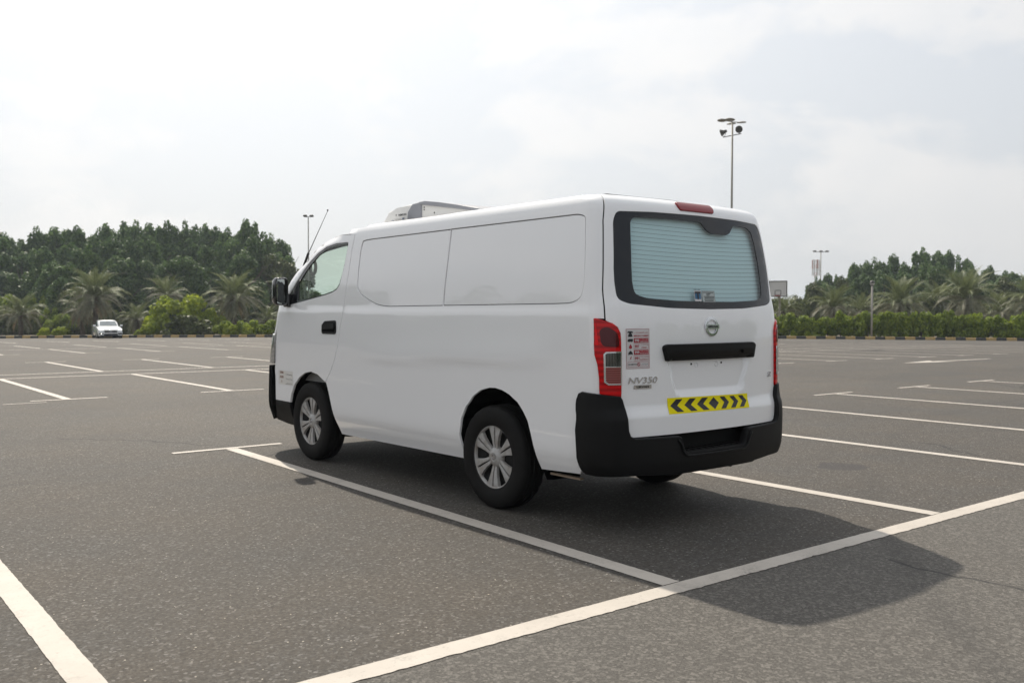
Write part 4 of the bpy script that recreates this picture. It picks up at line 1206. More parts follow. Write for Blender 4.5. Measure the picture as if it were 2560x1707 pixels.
# ---------- door mirrors
for sgn in (-1, 1):
    mr = empty('door_mirror', (0, 0, 0), 0, van)
    cx, cy, cz = sgn * .925, 4.08, 1.452
    bm = bmesh.new()
    # housing: rounded shell, open towards the rear
    sec = []
    for yy_, sx_, sz_ in ((-.050, .060, .119), (-.040, .064, .123), (.0, .064, .123), (.04, .057, .110), (.065, .038, .085), (.075, .012, .035)):
        ring = []
        for k in range(28):
            a = 2 * PI * k / 28
            ca, sa = math.cos(a), math.sin(a)
            x_ = sx_ * math.copysign(abs(ca) ** .42, ca); z_ = sz_ * math.copysign(abs(sa) ** .5, sa)
            ring.append(bm.verts.new((cx + x_ + .02 * sgn * 0, cy + yy_, cz + z_)))
        sec.append(ring)
    for p_, q_ in zip(sec, sec[1:]):
        for k in range(28): bm.faces.new((p_[k], p_[(k + 1) % 28], q_[(k + 1) % 28], q_[k]))
    bm.faces.new(sec[-1])
    # inner lip
    inn = [bm.verts.new((cx + (v.co.x - cx) * .90, cy - .039, cz + (v.co.z - cz) * .92)) for v in sec[0]]
    for k in range(28): bm.faces.new((sec[0][k], inn[k], inn[(k + 1) % 28], sec[0][(k + 1) % 28]))
    bm_obj('mirror_housing', bm, m_gloss_black, mr, auto=50)
    bm = bmesh.new()
    vs_m = [bm.verts.new((cx + .064 * .87 * math.copysign(abs(math.cos(a)) ** .42, math.cos(a)), cy - .0405 + .018 * math.cos(a) * sgn * -1, cz + .123 * .905 * math.copysign(abs(math.sin(a)) ** .5, math.sin(a)))) for a in [2 * PI * k / 28 for k in range(28)]]
    bm.faces.new(vs_m); bm_obj('mirror_pane', bm, m_mirror, mr)
    bm = bmesh.new()
    box(bm, (sgn * .868, 4.10, 1.375), (.10, .05, .07)); box(bm, (sgn * .845, 4.10, 1.375), (.03, .10, .12))
    bm_obj('mirror_arm', bm, m_gloss_black, mr, bevel=.012)
# ---------- aerial and wiper at the windscreen pillar
ax = Vector((-.735, 3.90, 1.785))
bm = bmesh.new()
tube(bm, [ax, ax + Vector((.19, 0, .385)) * .5, ax + Vector((.19, 0, .385))], [.004, .003, .002], 6)
lathe(bm, [(.0001, .0), (.007, .0), (.007, .012), (.0001, .014)], 8, 'Z', ax + Vector((.19, 0, .385)))
bm_obj('aerial', bm, m_steel, van)
bm = bmesh.new(); tube(bm, [(-.735, 4.02, 1.64), (-.737, 3.98, 1.685), (-.735, 3.90, 1.787)], .011, 8); bm_obj('aerial_base', bm, m_plastic, van)

# ---------- roof cooling unit
cu_ = empty('cooling_unit', (0, 0, 0), 0, van)
HWU = .47
def prism(name, prof, x0, x1, m_, bev=.008, taper=1.0):
    bm = bmesh.new()
    A_v = [bm.verts.new((x0 * taper, y, z)) for y, z in prof]; B_v = [bm.verts.new((x1 * taper, y, z)) for y, z in prof]
    bm.faces.new(A_v); bm.faces.new(B_v[::-1]); n = len(prof)
    for i in range(n): bm.faces.new((A_v[i], A_v[(i + 1) % n], B_v[(i + 1) % n], B_v[i]))
    return bm_obj(name, bm, m_, cu_, bevel=bev, seg=3, auto=40)
prism('unit_hood', [(2.66, 1.985), (3.12, 1.96), (3.10, 2.02), (3.02, 2.09), (2.90, 2.115), (2.62, 2.130)], -.455, .455, m_unit_w, .012)
prism('unit_vent_band', [(2.53, 2.005), (2.735, 1.995), (2.725, 2.07), (2.66, 2.128), (2.53, 2.135)], -.462, .462, m_unit_g, .010)
prism('unit_casing', [(1.80, 1.955), (2.545, 1.955), (2.545, 2.117), (1.80, 2.006)], -.452, .452, m_unit_w, .006)
prism('unit_lid', [(1.72, 1.994), (1.80, 2.001), (2.54, 2.112), (2.56, 2.136), (2.48, 2.134), (2.30, 2.110), (2.05, 2.068), (1.80, 2.024)], -.465, .465, m_unit_g, .006)
for y_, z_ in ((2.50, 2.088), (2.50, 2.070), (2.36, 2.035), (1.86, 1.998), (2.50, 1.992)):
    bm = bmesh.new(); lathe(bm, [(.0001, -.4545), (.006, -.4545), (.006, -.450)], 10, 'X', (0, y_, z_)); bm_obj('casing_bolt', bm, m_steel, cu_)
def UF(u, v): return Vector((-.4555, -u, v))
text_mesh('unit_lettering', 'THERMO KING', m_black, cu_, -2.81, 2.055, .016, .125, 0.002, fn=UF, bold=.02)
flat_panel('unit_mark', [(-2.905, 2.050), (-2.899, 2.050), (-2.899, 2.057), (-2.893, 2.064), (-2.911, 2.064), (-2.905, 2.057)], m_black, cu_, 0.002, fn=UF)
flat_panel('unit_sticker', [(-2.815, 2.000), (-2.775, 2.000), (-2.775, 2.032), (-2.815, 2.032)], m_paper, cu_, 0.002, fn=UF)
flat_panel('sticker_letter', [(-2.798, 2.004), (-2.791, 2.004), (-2.791, 2.022), (-2.781, 2.022), (-2.781, 2.028), (-2.808, 2.028), (-2.808, 2.022), (-2.798, 2.022)], m_blue, cu_, 0.003, fn=UF)
def circ(cx_, cz_, r_, n=20): return [(cx_ + r_ * math.cos(2 * PI * k / n), cz_ + r_ * math.sin(2 * PI * k / n)) for k in range(n)]
flat_panel('gauge_print', circ(-2.955, 2.005, .018), m_blue, cu_, 0.002, fn=UF, holes=[circ(-2.955, 2.005, .0155)])
for k in range(5): flat_panel('printed_line', [(-2.925, 2.028 - k * .008), (-2.835, 2.028 - k * .008), (-2.835, 2.0268 - k * .008), (-2.925, 2.0268 - k * .008)], m_grey_trim, cu_, 0.002, fn=UF)

# ---------- little sticker text ahead of the front wheel
def SLft(u, z): return S(-a_of_y(-u, z), z)
for k, (tx, c_) in enumerate((('وزن المركبة فارغة', m_steel), ('وزن المركبة محملة', m_steel), ('عدد المسافرين', m_steel))):
    zz = .725 - k * .040
    ar3 = ['\uFE94\uFECF\uFEAD\uFE8E\uFED3 \uFE94\uFE92\uFEDB\uFEAE\uFEE4\uFEDF\uFE8D \uFEE5\uFEAF\uFEED', '\uFE94\uFEE0\uFEE4\uFEA4\uFEE3 \uFE94\uFE92\uFEDB\uFEAE\uFEE4\uFEDF\uFE8D \uFEE5\uFEAF\uFEED', '\uFEE6\uFEF3\uFEAE\uFED3\uFE8E\uFEB4\uFEE4\uFEDF\uFE8D \uFEA9\uFEAA\uFECB'][k]
    text_mesh('sticker_text', ar3, m_steel, sd, -4.06, zz - .010, .016, .125, 0.003, fn=SLft)
    text_mesh('sticker_digits', ['2080', '3200', '1'][k], m_brown, sd, -4.205, zz + .004, .020, [.075, .075, .008][k], 0.003, fn=SLft, bold=.02)

# ================================================================== BACKGROUND
def leaf_mat(name, c_dark, c_light, trans=0.35, rough=0.55):
    m = bpy.data.materials.new(name); m.use_nodes = True
    t = NT(m); n, l = t.n, t.l
    geo = t.new('ShaderNodeNewGeometry')
    oi = t.new('ShaderNodeObjectInfo')
    f = t.noise(0.9, 3, 0.6, geo.outputs['Position'])
    isl = geo.outputs['Random Per Island']
    c = t.mix(t.ramp(t.math('ADD', t.math('MULTIPLY', f, 0.6), t.math('MULTIPLY', isl, 0.4)), [(0.3, 0.0), (0.75, 1.0)]), c_dark, c_light)
    c = t.mix(t.math('MULTIPLY', oi.outputs['Random'], 0.35), c, (c_dark[0] * .8, c_dark[1] * .75, c_dark[2]))
    l.new(c, t.b.inputs['Base Color'])
    t.b.inputs['Roughness'].default_value = rough
    t.b.inputs['Specular IOR Level'].default_value = 0.35
    tr = t.new('ShaderNodeBsdfTranslucent'); l.new(c, tr.inputs['Color'])
    mx = t.new('ShaderNodeMixShader'); mx.inputs[0].default_value = trans
    out = n.get('Material Output')
    l.new(t.b.outputs[0], mx.inputs[1]); l.new(tr.outputs[0], mx.inputs[2]); l.new(mx.outputs[0], out.inputs[0])
    return m
m_leaf = leaf_mat('dark_foliage', (0.048, 0.098, 0.028), (0.17, 0.265, 0.072))
m_leaf2 = leaf_mat('olive_foliage', (0.06, 0.08, 0.025), (0.16, 0.19, 0.06))
m_lime = leaf_mat('lime_foliage', (0.16, 0.23, 0.015), (0.48, 0.54, 0.04), 0.45)
m_hedge = leaf_mat('hedge_foliage', (0.09, 0.15, 0.012), (0.38, 0.46, 0.04), 0.4)
m_palm = leaf_mat('palm_frond_green', (0.10, 0.13, 0.045), (0.27, 0.30, 0.13), 0.25)
m_palm_b = leaf_mat('palm_frond_grey', (0.13, 0.14, 0.08), (0.30, 0.29, 0.19), 0.25)
m_palm_d = leaf_mat('palm_frond_dry', (0.16, 0.11, 0.055), (0.34, 0.25, 0.14), 0.25)
m_bark = mat('bark', (0.12, 0.095, 0.07), 0.9)
t = NT(m_bark); t.l.new(t.mix(t.noise(5, 6, 0.7, t.coord()), (0.05, 0.04, 0.03), (0.19, 0.15, 0.11)), t.b.inputs['Base Color'])

rs = np.random.RandomState(5)
def leaves_mesh(name, blobs, n, size, mat_, up_bias=0.25, shell=0.75):
    """n leaf clumps as small bent quads near the surfaces of ellipsoid blobs (cx,cy,cz,rx,ry,rz)"""
    bl = np.array(blobs); wgt = (bl[:, 3] * bl[:, 5]); wgt /= wgt.sum()
    idx = rs.choice(len(bl), n, p=wgt); b = bl[idx]
    d = rs.normal(size=(n, 3)); d /= np.linalg.norm(d, axis=1)[:, None]
    rr = shell + (1.08 - shell) * rs.rand(n) ** 0.7
    c = b[:, :3] + d * b[:, 3:] * rr[:, None]
    nr = d * 0.8 + rs.normal(size=(n, 3)) * 0.55 + np.array([0, 0, up_bias]); nr /= np.linalg.norm(nr, axis=1)[:, None]
    a = np.cross(nr, rs.normal(size=(n, 3))); a /= np.linalg.norm(a, axis=1)[:, None]
    bb = np.cross(nr, a)
    s = size * (0.55 + 0.9 * rs.rand(n))[:, None]
    asp = (0.5 + 0.4 * rs.rand(n))[:, None]
    V = np.empty((n, 4, 3))
    V[:, 0] = c - a * s; V[:, 1] = c - bb * s * asp + nr * s * .15; V[:, 2] = c + a * s * .9; V[:, 3] = c + bb * s * asp + nr * s * .1
    me = bpy.data.meshes.new(name)
    me.vertices.add(n * 4); me.vertices.foreach_set('co', V.reshape(-1))
    me.loops.add(n * 4); me.loops.foreach_set('vertex_index', np.arange(n * 4))
    me.polygons.add(n); me.polygons.foreach_set('loop_start', np.arange(n) * 4)
    try: me.polygons.foreach_set('loop_total', np.full(n, 4))
    except Exception: pass
    me.materials.append(mat_); me.update(calc_edges=True); me.validate()
    return me
def crown_blobs(H, Rr, r0, n, kind):
    out = []
    for i in range(n):
        h = r0.random() ** 0.85
        z = H * (0.10 + 0.84 * h)
        env = Rr * (1.0 - 0.62 * max(0, h - 0.30) / 0.70) * (0.75 + 0.25 * math.sin(min(1, h / .3) * PI / 2))
        a = r0.uniform(0, 2 * PI); q = env * math.sqrt(r0.random()) * 0.9
        s = Rr * r0.uniform(.16, .30) * (1.15 - .45 * h)
        out.append((q * math.cos(a), q * math.sin(a), z, s, s, s * r0.uniform(1.0, 1.7)))
    # spires at the top
    for i in range(5):
        a = r0.uniform(0, 2 * PI); q = Rr * r0.uniform(0.0, .45)
        out.append((q * math.cos(a), q * math.sin(a), H * r0.uniform(.84, .99), Rr * r0.uniform(.12, .2), Rr * .16, H * r0.uniform(.06, .10)))
    return out
def trunk_mesh(name, H, r0_, seed, limbs=5):
    r0 = random.Random(seed); bm = bmesh.new()
    pts = [(0, 0, -.3), (r0.uniform(-.1, .1), r0.uniform(-.1, .1), H * .25), (r0.uniform(-.3, .3), r0.uniform(-.3, .3), H * .55), (r0.uniform(-.4, .4), r0.uniform(-.4, .4), H * .85)]
    tube(bm, pts, [r0_, r0_ * .8, r0_ * .5, r0_ * .15], 7)
    for i in range(limbs):
        z = H * r0.uniform(.2, .6); a = r0.uniform(0, 2 * PI); L = H * r0.uniform(.2, .34)
        tube(bm, [(0, 0, z), (L * .5 * math.cos(a), L * .5 * math.sin(a), z + L * .4), (L * math.cos(a), L * math.sin(a), z + L)], [r0_ * .4, r0_ * .28, r0_ * .1], 5)
    me = bpy.data.meshes.new(name); bm.to_mesh(me); bm.free(); me.materials.append(m_bark); return me
tree_src = []
for k in range(6):
    r0 = random.Random(40 + k)
    H, Rr = 10.0, 3.3 + .2 * (k % 3)
    bl_s = crown_blobs(H, Rr, r0, 62, 0)
    tree_src.append((leaves_mesh('crown', bl_s, 13500, 0.17, m_leaf, 0.3, .7), trunk_mesh('trunk', H, .22, k)))
open_src = []
for k in range(2):
    r0 = random.Random(80 + k)
    bl_s = [b for b in crown_blobs(7.0, 2.6, r0, 34, 0) if b[2] > 2.0]
    open_src.append((leaves_mesh('crown', bl_s, 6000, 0.14, m_leaf2, 0.3, .55), trunk_mesh('trunk', 6.5, .14, 20 + k)))
bush_src = []
for k in range(4):
    r0 = random.Random(60 + k); bl_s = []
    for i in range(34):
        a = r0.uniform(0, 2 * PI); q = math.sqrt(r0.random()) * .85; h = r0.random()
        env = 1.0 - .45 * h ** 2
        bl_s.append((q * env * math.cos(a), q * env * math.sin(a), .12 + h * .8, .20, .20, .17))
    bush_src.append(bl_s)
bush_green = [leaves_mesh('foliage', b, 5200, 0.055, m_hedge, 0.4, .6) for b in bush_src]
bush_lime = [leaves_mesh('foliage', b, 5200, 0.050, m_lime, 0.4, .5) for b in bush_src[:2]]
bush_dark = [leaves_mesh('foliage', b, 4200, 0.060, m_leaf2, 0.4, .6) for b in bush_src[2:]]
stem_me = trunk_mesh('stem', .8, .05, 77, 7)

def plant(name, p, parts, scale, rz, label, cat, group=None, partnames=('crown', 'trunk')):
    e_ = empty(name, p, rz); e_.scale = scale
    tag(e_, label, cat, group)
    for nm, me in zip(partnames, parts):
        link(bpy.data.objects.new(nm, me), e_)
    return e_
def top_z(v, d): return CAM.z + (780.5 - v) / 2321.81 * d

# broadleaf belt: outline of the tree tops as it stands above the lot (distance along, top)
SKL = [(-120, 575), (0, 587), (20, 588), (48, 602), (80, 590), (107, 573), (149, 566), (170, 564), (200, 577), (220, 582), (265, 560), (310, 552), (340, 560), (400, 554), (433, 560), (472, 560), (517, 570), (550, 568), (569, 582), (607, 545), (636, 547), (655, 585), (692, 592), (720, 602), (735, 640), (760, 665), (800, 690)]
SKR = [(1900, 742), (1964, 735), (1995, 735), (2018, 700), (2040, 696), (2057, 676), (2080, 671), (2096, 678), (2115, 696), (2138, 653), (2168, 648), (2182, 664), (2200, 648), (2225, 638), (2242, 637), (2260, 650), (2287, 626), (2315, 615), (2338, 625), (2360, 623), (2378, 626), (2392, 648), (2413, 641), (2425, 667), (2460, 661), (2487, 660), (2503, 676), (2523, 671), (2560, 680), (2650, 676), (2800, 690)]
def sk(L, u): return float(np.interp(u, [a for a, b in L], [b for a, b in L]))
lab_pos = ['tall dark green broadleaf tree in the belt', 'dense evergreen tree of the belt']
tn = 0
ORD = ['first', 'second', 'third', 'fourth', 'fifth', 'sixth', 'seventh', 'eighth', 'ninth', 'tenth', 'eleventh', 'twelfth', 'thirteenth', 'fourteenth', 'fifteenth', 'sixteenth', 'seventeenth', 'eighteenth', 'nineteenth', 'twentieth', 'twenty-first', 'twenty-second', 'twenty-third', 'twenty-fourth', 'twenty-fifth', 'twenty-sixth', 'twenty-seventh', 'twenty-eighth']
def belt(L, u0, u1, step, d, drop, wpx, src, side):
    global tn
    u = u0; cnt = 0
    rowname = {0: 'skyline row', 42: 'middle row', 88: 'low front row', 34: 'lower front row', 6: 'thin outlying row'}[drop]
    while u < u1:
        uu = u + rnd.uniform(-.25, .25) * step; dd = d + rnd.uniform(-5, 5)
        v = sk(L, uu) + drop + rnd.uniform(0, 8)
        p = at(uu, dd); H = top_z(v, dd) - p.z
        p.z += 0.1
        k = tn % len(src)
        sw = wpx * dd / 2321.81 / 6.6 * rnd.uniform(.9, 1.2)
        lb = '%s dark broadleaf from the left, %s, %s the van' % (ORD[cnt], rowname, 'left of' if side < 0 else 'right of'); cnt += 1
        plant('broadleaf_tree', p, src[k], (sw, sw, H / 10.4), rnd.uniform(0, 6.28), lb, 'tree', 'broadleaf trees of the belt %s' % ('left of the van' if side < 0 else 'right of the van'))
        tn += 1; u += step
belt(SKL, -60, 715, 40, 112, 0, 110, tree_src, -1)
belt(SKL, -40, 690, 52, 103, 42, 115, tree_src, -1)
belt(SKL, -60, 640, 60, 96, 88, 120, tree_src, -1)
belt(SKR, 2130, 2700, 34, 118, 0, 72, tree_src, 1)
belt(SKR, 2075, 2700, 46, 108, 34, 84, tree_src, 1)
belt(SKR, 2020, 2120, 24, 125, 6, 46, tree_src, 1)
for u_, v_, d_, s_, w_l in ((690, 640, 100, 1, 'just behind the van mirror'), (725, 652, 96, .8, 'right of the van mirror, seen along the windscreen pillar'), (760, 668, 100, .9, 'hidden behind the windscreen'), (1955, 742, 105, .8, 'just right of the basketball board'), (1990, 738, 112, .9, 'between the basketball board and the phone mast'), (2040, 706, 100, .9, 'below the phone mast'), (2104, 690, 112, .6, 'right of the distant lamp post'), (2520, 690, 96, 1.1, 'near the right edge of the picture'), (1925, 748, 100, .7, 'directly behind the basketball board')):
    p = at(u_, d_); H = top_z(v_, d_) - p.z
    plant('slender_tree', p, open_src[int(u_) % 2], (H / 7.3 * s_, H / 7.3 * s_, H / 7.3), rnd.uniform(0, 6), 'slender olive green open crowned tree ' + w_l, 'tree', 'open crowned trees at the ends of the belts')

# the rest of the wood that rings the lot: one mass, outside the frame but mirrored in the paint
bl_w = []
r0 = random.Random(5)
for k in range(210):
    az = -1.05 + 0.95 * r0.random() if k < 130 else 1.95 + 1.2 * r0.random()
    rad = r0.uniform(78, 96)
    cx_, cy_ = rad * math.sin(az), rad * math.cos(az)
    hgt_ = r0.uniform(4.5, 9.5)
    bl_w.append((cx_, cy_, gz(cx_, cy_) + hgt_ * .5, r0.uniform(2.2, 4), r0.uniform(2.2, 4), hgt_ * .55))
wood = link(bpy.data.objects.new('distant_wood', leaves_mesh('distant_wood', bl_w, 70000, 0.42, m_leaf, .3, .8)))
tag(wood, kind='stuff')

# ---- date palms
def frond_mesh(name, L, droop, seed, mat_, nleaf=34, lift=0.9):
    r0 = random.Random(seed); V, F = [], []
    th = lift; p = Vector((0, 0, 0)); pts = [p.copy()]; dirs = []
    n = 16
    for i in range(n):
        th -= droop / n * (0.5 + i / n)
        d = Vector((math.cos(th), 0, math.sin(th))); dirs.append(d)
        p = p + d * (L / n); pts.append(p.copy())
    dirs.append(dirs[-1])
    for i in range(n):          # rachis as a thin three-sided rod
        w = .035 * (1 - i / n) + .006; w2 = .035 * (1 - (i + 1) / n) + .006
        s = len(V)
        for q, ww in ((pts[i], w), (pts[i + 1], w2)):
            V += [q + Vector((0, ww, 0)), q + Vector((0, -ww, 0)), q + Vector((0, 0, -ww))]
        F += [(s, s + 3, s + 4, s + 1), (s + 1, s + 4, s + 5, s + 2), (s + 2, s + 5, s + 3, s)]
    for i in range(nleaf):
        t_ = .14 + .86 * i / (nleaf - 1)
        k = min(n - 1, int(t_ * n)); f = t_ * n - k
        q = pts[k].lerp(pts[k + 1], min(1, f)); d = dirs[k]
        nrm = Vector((-d.z, 0, d.x))
        ll = L * .17 * math.sin(min(1, .25 + t_ * .9) * PI) ** .6 * r0.uniform(.8, 1.15) + .06
        for sg_ in (-1, 1):
            ang = r0.uniform(.15, .6)
            ld = (d * .75 + Vector((0, sg_, 0)) * .8 + nrm * ang * .7).normalized()
            tip = q + ld * ll + Vector((0, 0, -ll * .18 * r0.random()))
            w = .022
            s = len(V); V += [q - d * w, q + d * w, q + ld * ll * .6 + d * w * .8, tip, q + ld * ll * .6 - d * w * .8]
            F += [(s, s + 1, s + 2, s + 4), (s + 4, s + 2, s + 3)]
    me = bpy.data.meshes.new(name); me.from_pydata([tuple(v) for v in V], [], F); me.materials.append(mat_); me.update(); return me
fr_up = [frond_mesh('frond', 2.9, 1.25, i, m_palm, lift=1.25) for i in range(3)]
fr_mid = [frond_mesh('frond', 3.0, 1.9, 10 + i, m_palm, lift=.85) for i in range(3)]
fr_low = [frond_mesh('frond', 2.8, 1.5, 20 + i, m_palm_b, lift=.25) for i in range(3)]
fr_hang = [frond_mesh('frond', 2.3, .9, 30 + i, m_palm_b, lift=-.55) for i in range(2)]
fr_dry = [frond_mesh('frond', 2.2, .7, 40 + i, m_palm_d, lift=-.9) for i in range(2)]
bm = bmesh.new()
prof = []
for i in range(26):
    z = -.3 + i * .13; prof += [(.20 + .02 * math.sin(i * 2.1), z), (.165, z + .07)]
lathe(bm, prof, 10, 'Z')
pt_me = bpy.data.meshes.new('trunk'); bm.to_mesh(pt_me); bm.free(); pt_me.materials.append(m_bark)
def palm(u, v_c, d, r_px, label, dense=1.0, hang=8, dry=4, upf=.4):
    p = at(u, d); R_ = r_px * d / 2321.81
    zc = top_z(v_c, d) - p.z
    root = empty('date_palm', p, rnd.uniform(0, 6))
    tag(root, label, 'palm tree', 'date palms in front of the tree belt')
    tk = link(bpy.data.objects.new('trunk', pt_me), root); tk.scale = (1.1, 1.1, zc / 3.05)
    sc = R_ / 2.55
    def put(me, az, tilt=0, s=1.0):
        o = link(bpy.data.objects.new('frond', me), root)
        o.location = (0.1 * math.cos(az), 0.1 * math.sin(az), zc - .05)
        o.rotation_euler = (rnd.uniform(-.3, .3), tilt, az); q = sc * s * rnd.uniform(.88, 1.1); o.scale = (q, q, q)
    nU = int(13 * dense); nM = int(16 * dense); nL = int(14 * dense)
    for i in range(nU): put(rnd.choice(fr_up), 2.4 * i + rnd.uniform(-.2, .2), rnd.uniform(-.25, .2) - .1)
    for i in range(nM): put(rnd.choice(fr_mid), 2.4 * i + .5, rnd.uniform(-.2, .25))
    for i in range(nL): put(rnd.choice(fr_low), 2.4 * i + 1.1, rnd.uniform(-.2, .3))
    for i in range(hang): put(rnd.choice(fr_hang), 2.4 * i + .7, rnd.uniform(-.1, .2))
    for i in range(dry): put(rnd.choice(fr_dry), 2.4 * i + .2, rnd.uniform(-.2, .2), .9)
palm(52, 790, 78, 66, 'date palm at the far left, second shrub row behind the kerb', 1.0, 4, 2)
palm(239, 745, 78, 84, 'tall date palm standing behind the oncoming white car', 1.2, 12, 8)
palm(206, 778, 80, 62, 'short date palm with brown hanging fronds just left of the tall palm behind the car', .8, 10, 8)
palm(417, 742, 86, 62, 'date palm showing its head above the bright lime green bush', 1.0, 3, 2)
palm(343, 800, 77, 52, 'low date palm between the white car and the lime green bush', .9, 8, 4)
palm(585, 748, 77, 84, 'tall spreading date palm between the lime green bush and the van mirror', 1.25, 12, 6)
palm(668, 800, 78, 50, 'low grey date palm half hidden by the front of the van', .8, 6, 4)
palm(700, 722, 96, 46, 'pale far date palm glimpsed past the van mirror', .7, 6, 6)
palm(1958, 778, 78, 54, 'grey date palm under the basketball board', 1.0, 6, 2)
palm(2082, 768, 76, 70, 'wide date palm left of the globe lamp post', 1.1, 8, 2)
palm(2150, 775, 84, 50, 'date palm with orange dried fronds right behind the globe lamp post', .6, 6, 14)
palm(2250, 762, 75, 86, 'broad date palm with pale stalks, right of the globe lamp post', 1.3, 8, 2)
palm(2340, 752, 88, 64, 'date palm behind, between the two broad palms on the right', 1.0, 4, 4)
palm(2416, 745, 75, 88, 'tallest broad date palm on the right with a dark trunk', 1.3, 10, 2)
palm(2500, 780, 80, 62, 'low bushy date palm right of the tallest broad palm', 1.0, 8, 2)
palm(2580, 752, 76, 78, 'date palm cut by the right edge of the picture', 1.1, 8, 2)

# ---- hedge and bushes along the kerb
def bush(u, d, w_px, v_top, src, label, group, nm='shrub', cat='shrub'):
    p = at(u, d); w = w_px * d / 2321.81 / 2; h = top_z(v_top, d) - p.z - .1
    p.z += .1
    return plant(nm, p, (src, stem_me), (w, w, h), rnd.uniform(0, 6.28), label, cat, group, ('foliage', 'stem'))
def kd(u):     # distance of the kerb at u
    # intersection of the kerb line with the vertical plane through u
    v = fw * 1.0; v.z = 0; v.normalize()
    dirv = v + rt * ((u - 1280) / 2321.81)
    A = Vector((KA.x - CAM.x, KA.y - CAM.y, 0)); n_ = knorm
    return A.dot(n_) / dirv.dot(n_)
u = 1905; k = 0
while u < 2680:
    vt = 786 + 6 * math.sin(u * .013) + rnd.uniform(-5, 5) - (6 if 2070 < u < 2130 else 0) - (4 if u > 2500 else 0)
    bush(u, kd(u) + 2.2 + rnd.uniform(-.3, .6), rnd.uniform(62, 84), vt, rnd.choice(bush_green), '%s bush from the van in the long right hand hedge' % ORD[k], 'bushes of the right hand hedge', 'hedge_bush', 'bush')
    u += 33; k += 1
for k, (u, w, vt) in enumerate(((560, 60, 806), (606, 66, 806), (640, 64, 804), (676, 70, 803), (715, 70, 803))):
    bush(u, kd(u) + 1.8, w, vt, rnd.choice(bush_green), '%s green bush from the left in the short hedge left of the van' % ORD[k], 'bushes of the left hand hedge', 'hedge_bush', 'bush')
for k, (u, w, vt) in enumerate(((576, 44, 812), (622, 40, 816))):
    bush(u, kd(u) + .9, w, vt, bush_lime[0], 'small yellowish shrub at the foot of the short left hedge, %s one' % ('left' if k == 0 else 'right'), 'small shrubs before the left hedge')
bush(452, 74.5, 175, 742, bush_lime[0], 'big bright lime green bush left of the van', None, 'large_bush', 'bush')
bush(520, 75.5, 105, 775, bush_lime[1], 'lime green bush at the right foot of the big bright bush', None, 'large_bush', 'bush')
bush(395, 75, 90, 782, bush_lime[1], 'lime green bush at the left foot of the big bright bush', None, 'large_bush', 'bush')
bush(470, 72.6, 150, 790, bush_dark[0], 'darker green undergrowth bush before the big lime bush', None, 'large_bush', 'bush')
bush(110, 74, 34, 822, bush_lime[0], 'small yellow green shrub at the left, nearer the picture edge', None)
bush(150, 74.5, 48, 820, bush_lime[1], 'yellow green shrub just left of the white car', None)
bush(348, 74, 30, 826, bush_lime[0], 'tiny yellow green shrub right of the white car', None)
bush(375, 74.5, 36, 828, bush_lime[1], 'low yellowish shrub beside the lime bush, hugging the kerb', None)
for k, (u, w, vt, d_) in enumerate(((-10, 120, 742, 90), (25, 100, 748, 92), (95, 90, 748, 92), (130, 70, 775, 88), (150, 80, 790, 86))):
    bush(u, d_, w, vt, rnd.choice(bush_green), '%s mid green leafy bush from the left behind the far left date palm' % ORD[k], 'bushes behind the far left palm', 'leafy_bush', 'bush')
for k, u in enumerate(range(-40, 740, 42)):
    bush(u + rnd.uniform(-8, 8), 88 + rnd.uniform(-2, 4), 95, 778 + rnd.uniform(-10, 14), rnd.choice(bush_dark), '%s dark bush from the left among the palms left of the van' % ORD[k], 'undergrowth bushes left of the van', 'undergrowth_bush', 'bush')
for k, u in enumerate(range(1900, 2700, 42)):
    bush(u + rnd.uniform(-8, 8), 88 + rnd.uniform(-2, 4), 90, 750 + rnd.uniform(-12, 14), rnd.choice(bush_dark), '%s olive bush from the van among the palms on the right' % ORD[k], 'undergrowth bushes right of the van', 'undergrowth_bush', 'bush')
bush(2042, kd(2042) + .75, 24, 836, bush_green[0], 'low green tuft growing over the kerb on the right', None)

# the planting carries on behind the van
for k, u in enumerate(range(770, 1900, 78)):
    p = at(u + rnd.uniform(-12, 12), 108 + rnd.uniform(-6, 6)); v_ = 722 + rnd.uniform(-12, 16); H = top_z(v_, 108) - p.z
    sw = 120 * 108 / 2321.81 / 6.6
    plant('broadleaf_tree', p, tree_src[k % 6], (sw, sw, H / 10.4), rnd.uniform(0, 6.28), '%s low broadleaf from the left in the stretch hidden behind the van' % ORD[k], 'tree', 'broadleaf trees screened by the van')
for k, u in enumerate(range(775, 1880, 48)):
    bush(u, kd(u) + 2.0 + rnd.uniform(-.3, .5), 84, 792 + rnd.uniform(-5, 6), rnd.choice(bush_green), '%s hedge bush from the left in the stretch hidden behind the van' % ORD[k], 'hedge bushes screened by the van', 'hedge_bush', 'bush')
for u_, w_l in ((930, 'left'), (1290, 'middle'), (1640, 'right')):
    palm(u_, 762, 78, 74, '%s date palm of the three screened by the van' % w_l, 1.0, 8, 4)

# ---- lamps, mast, hoop
m_pole = mat('galvanised_pole', (0.25, 0.235, 0.20), 0.55, metal=0.2)
m_lamp = mat('lamp_grey', (0.33, 0.31, 0.28), 0.5)
m_lampd = mat('lamp_dark', (0.07, 0.068, 0.06), 0.5)
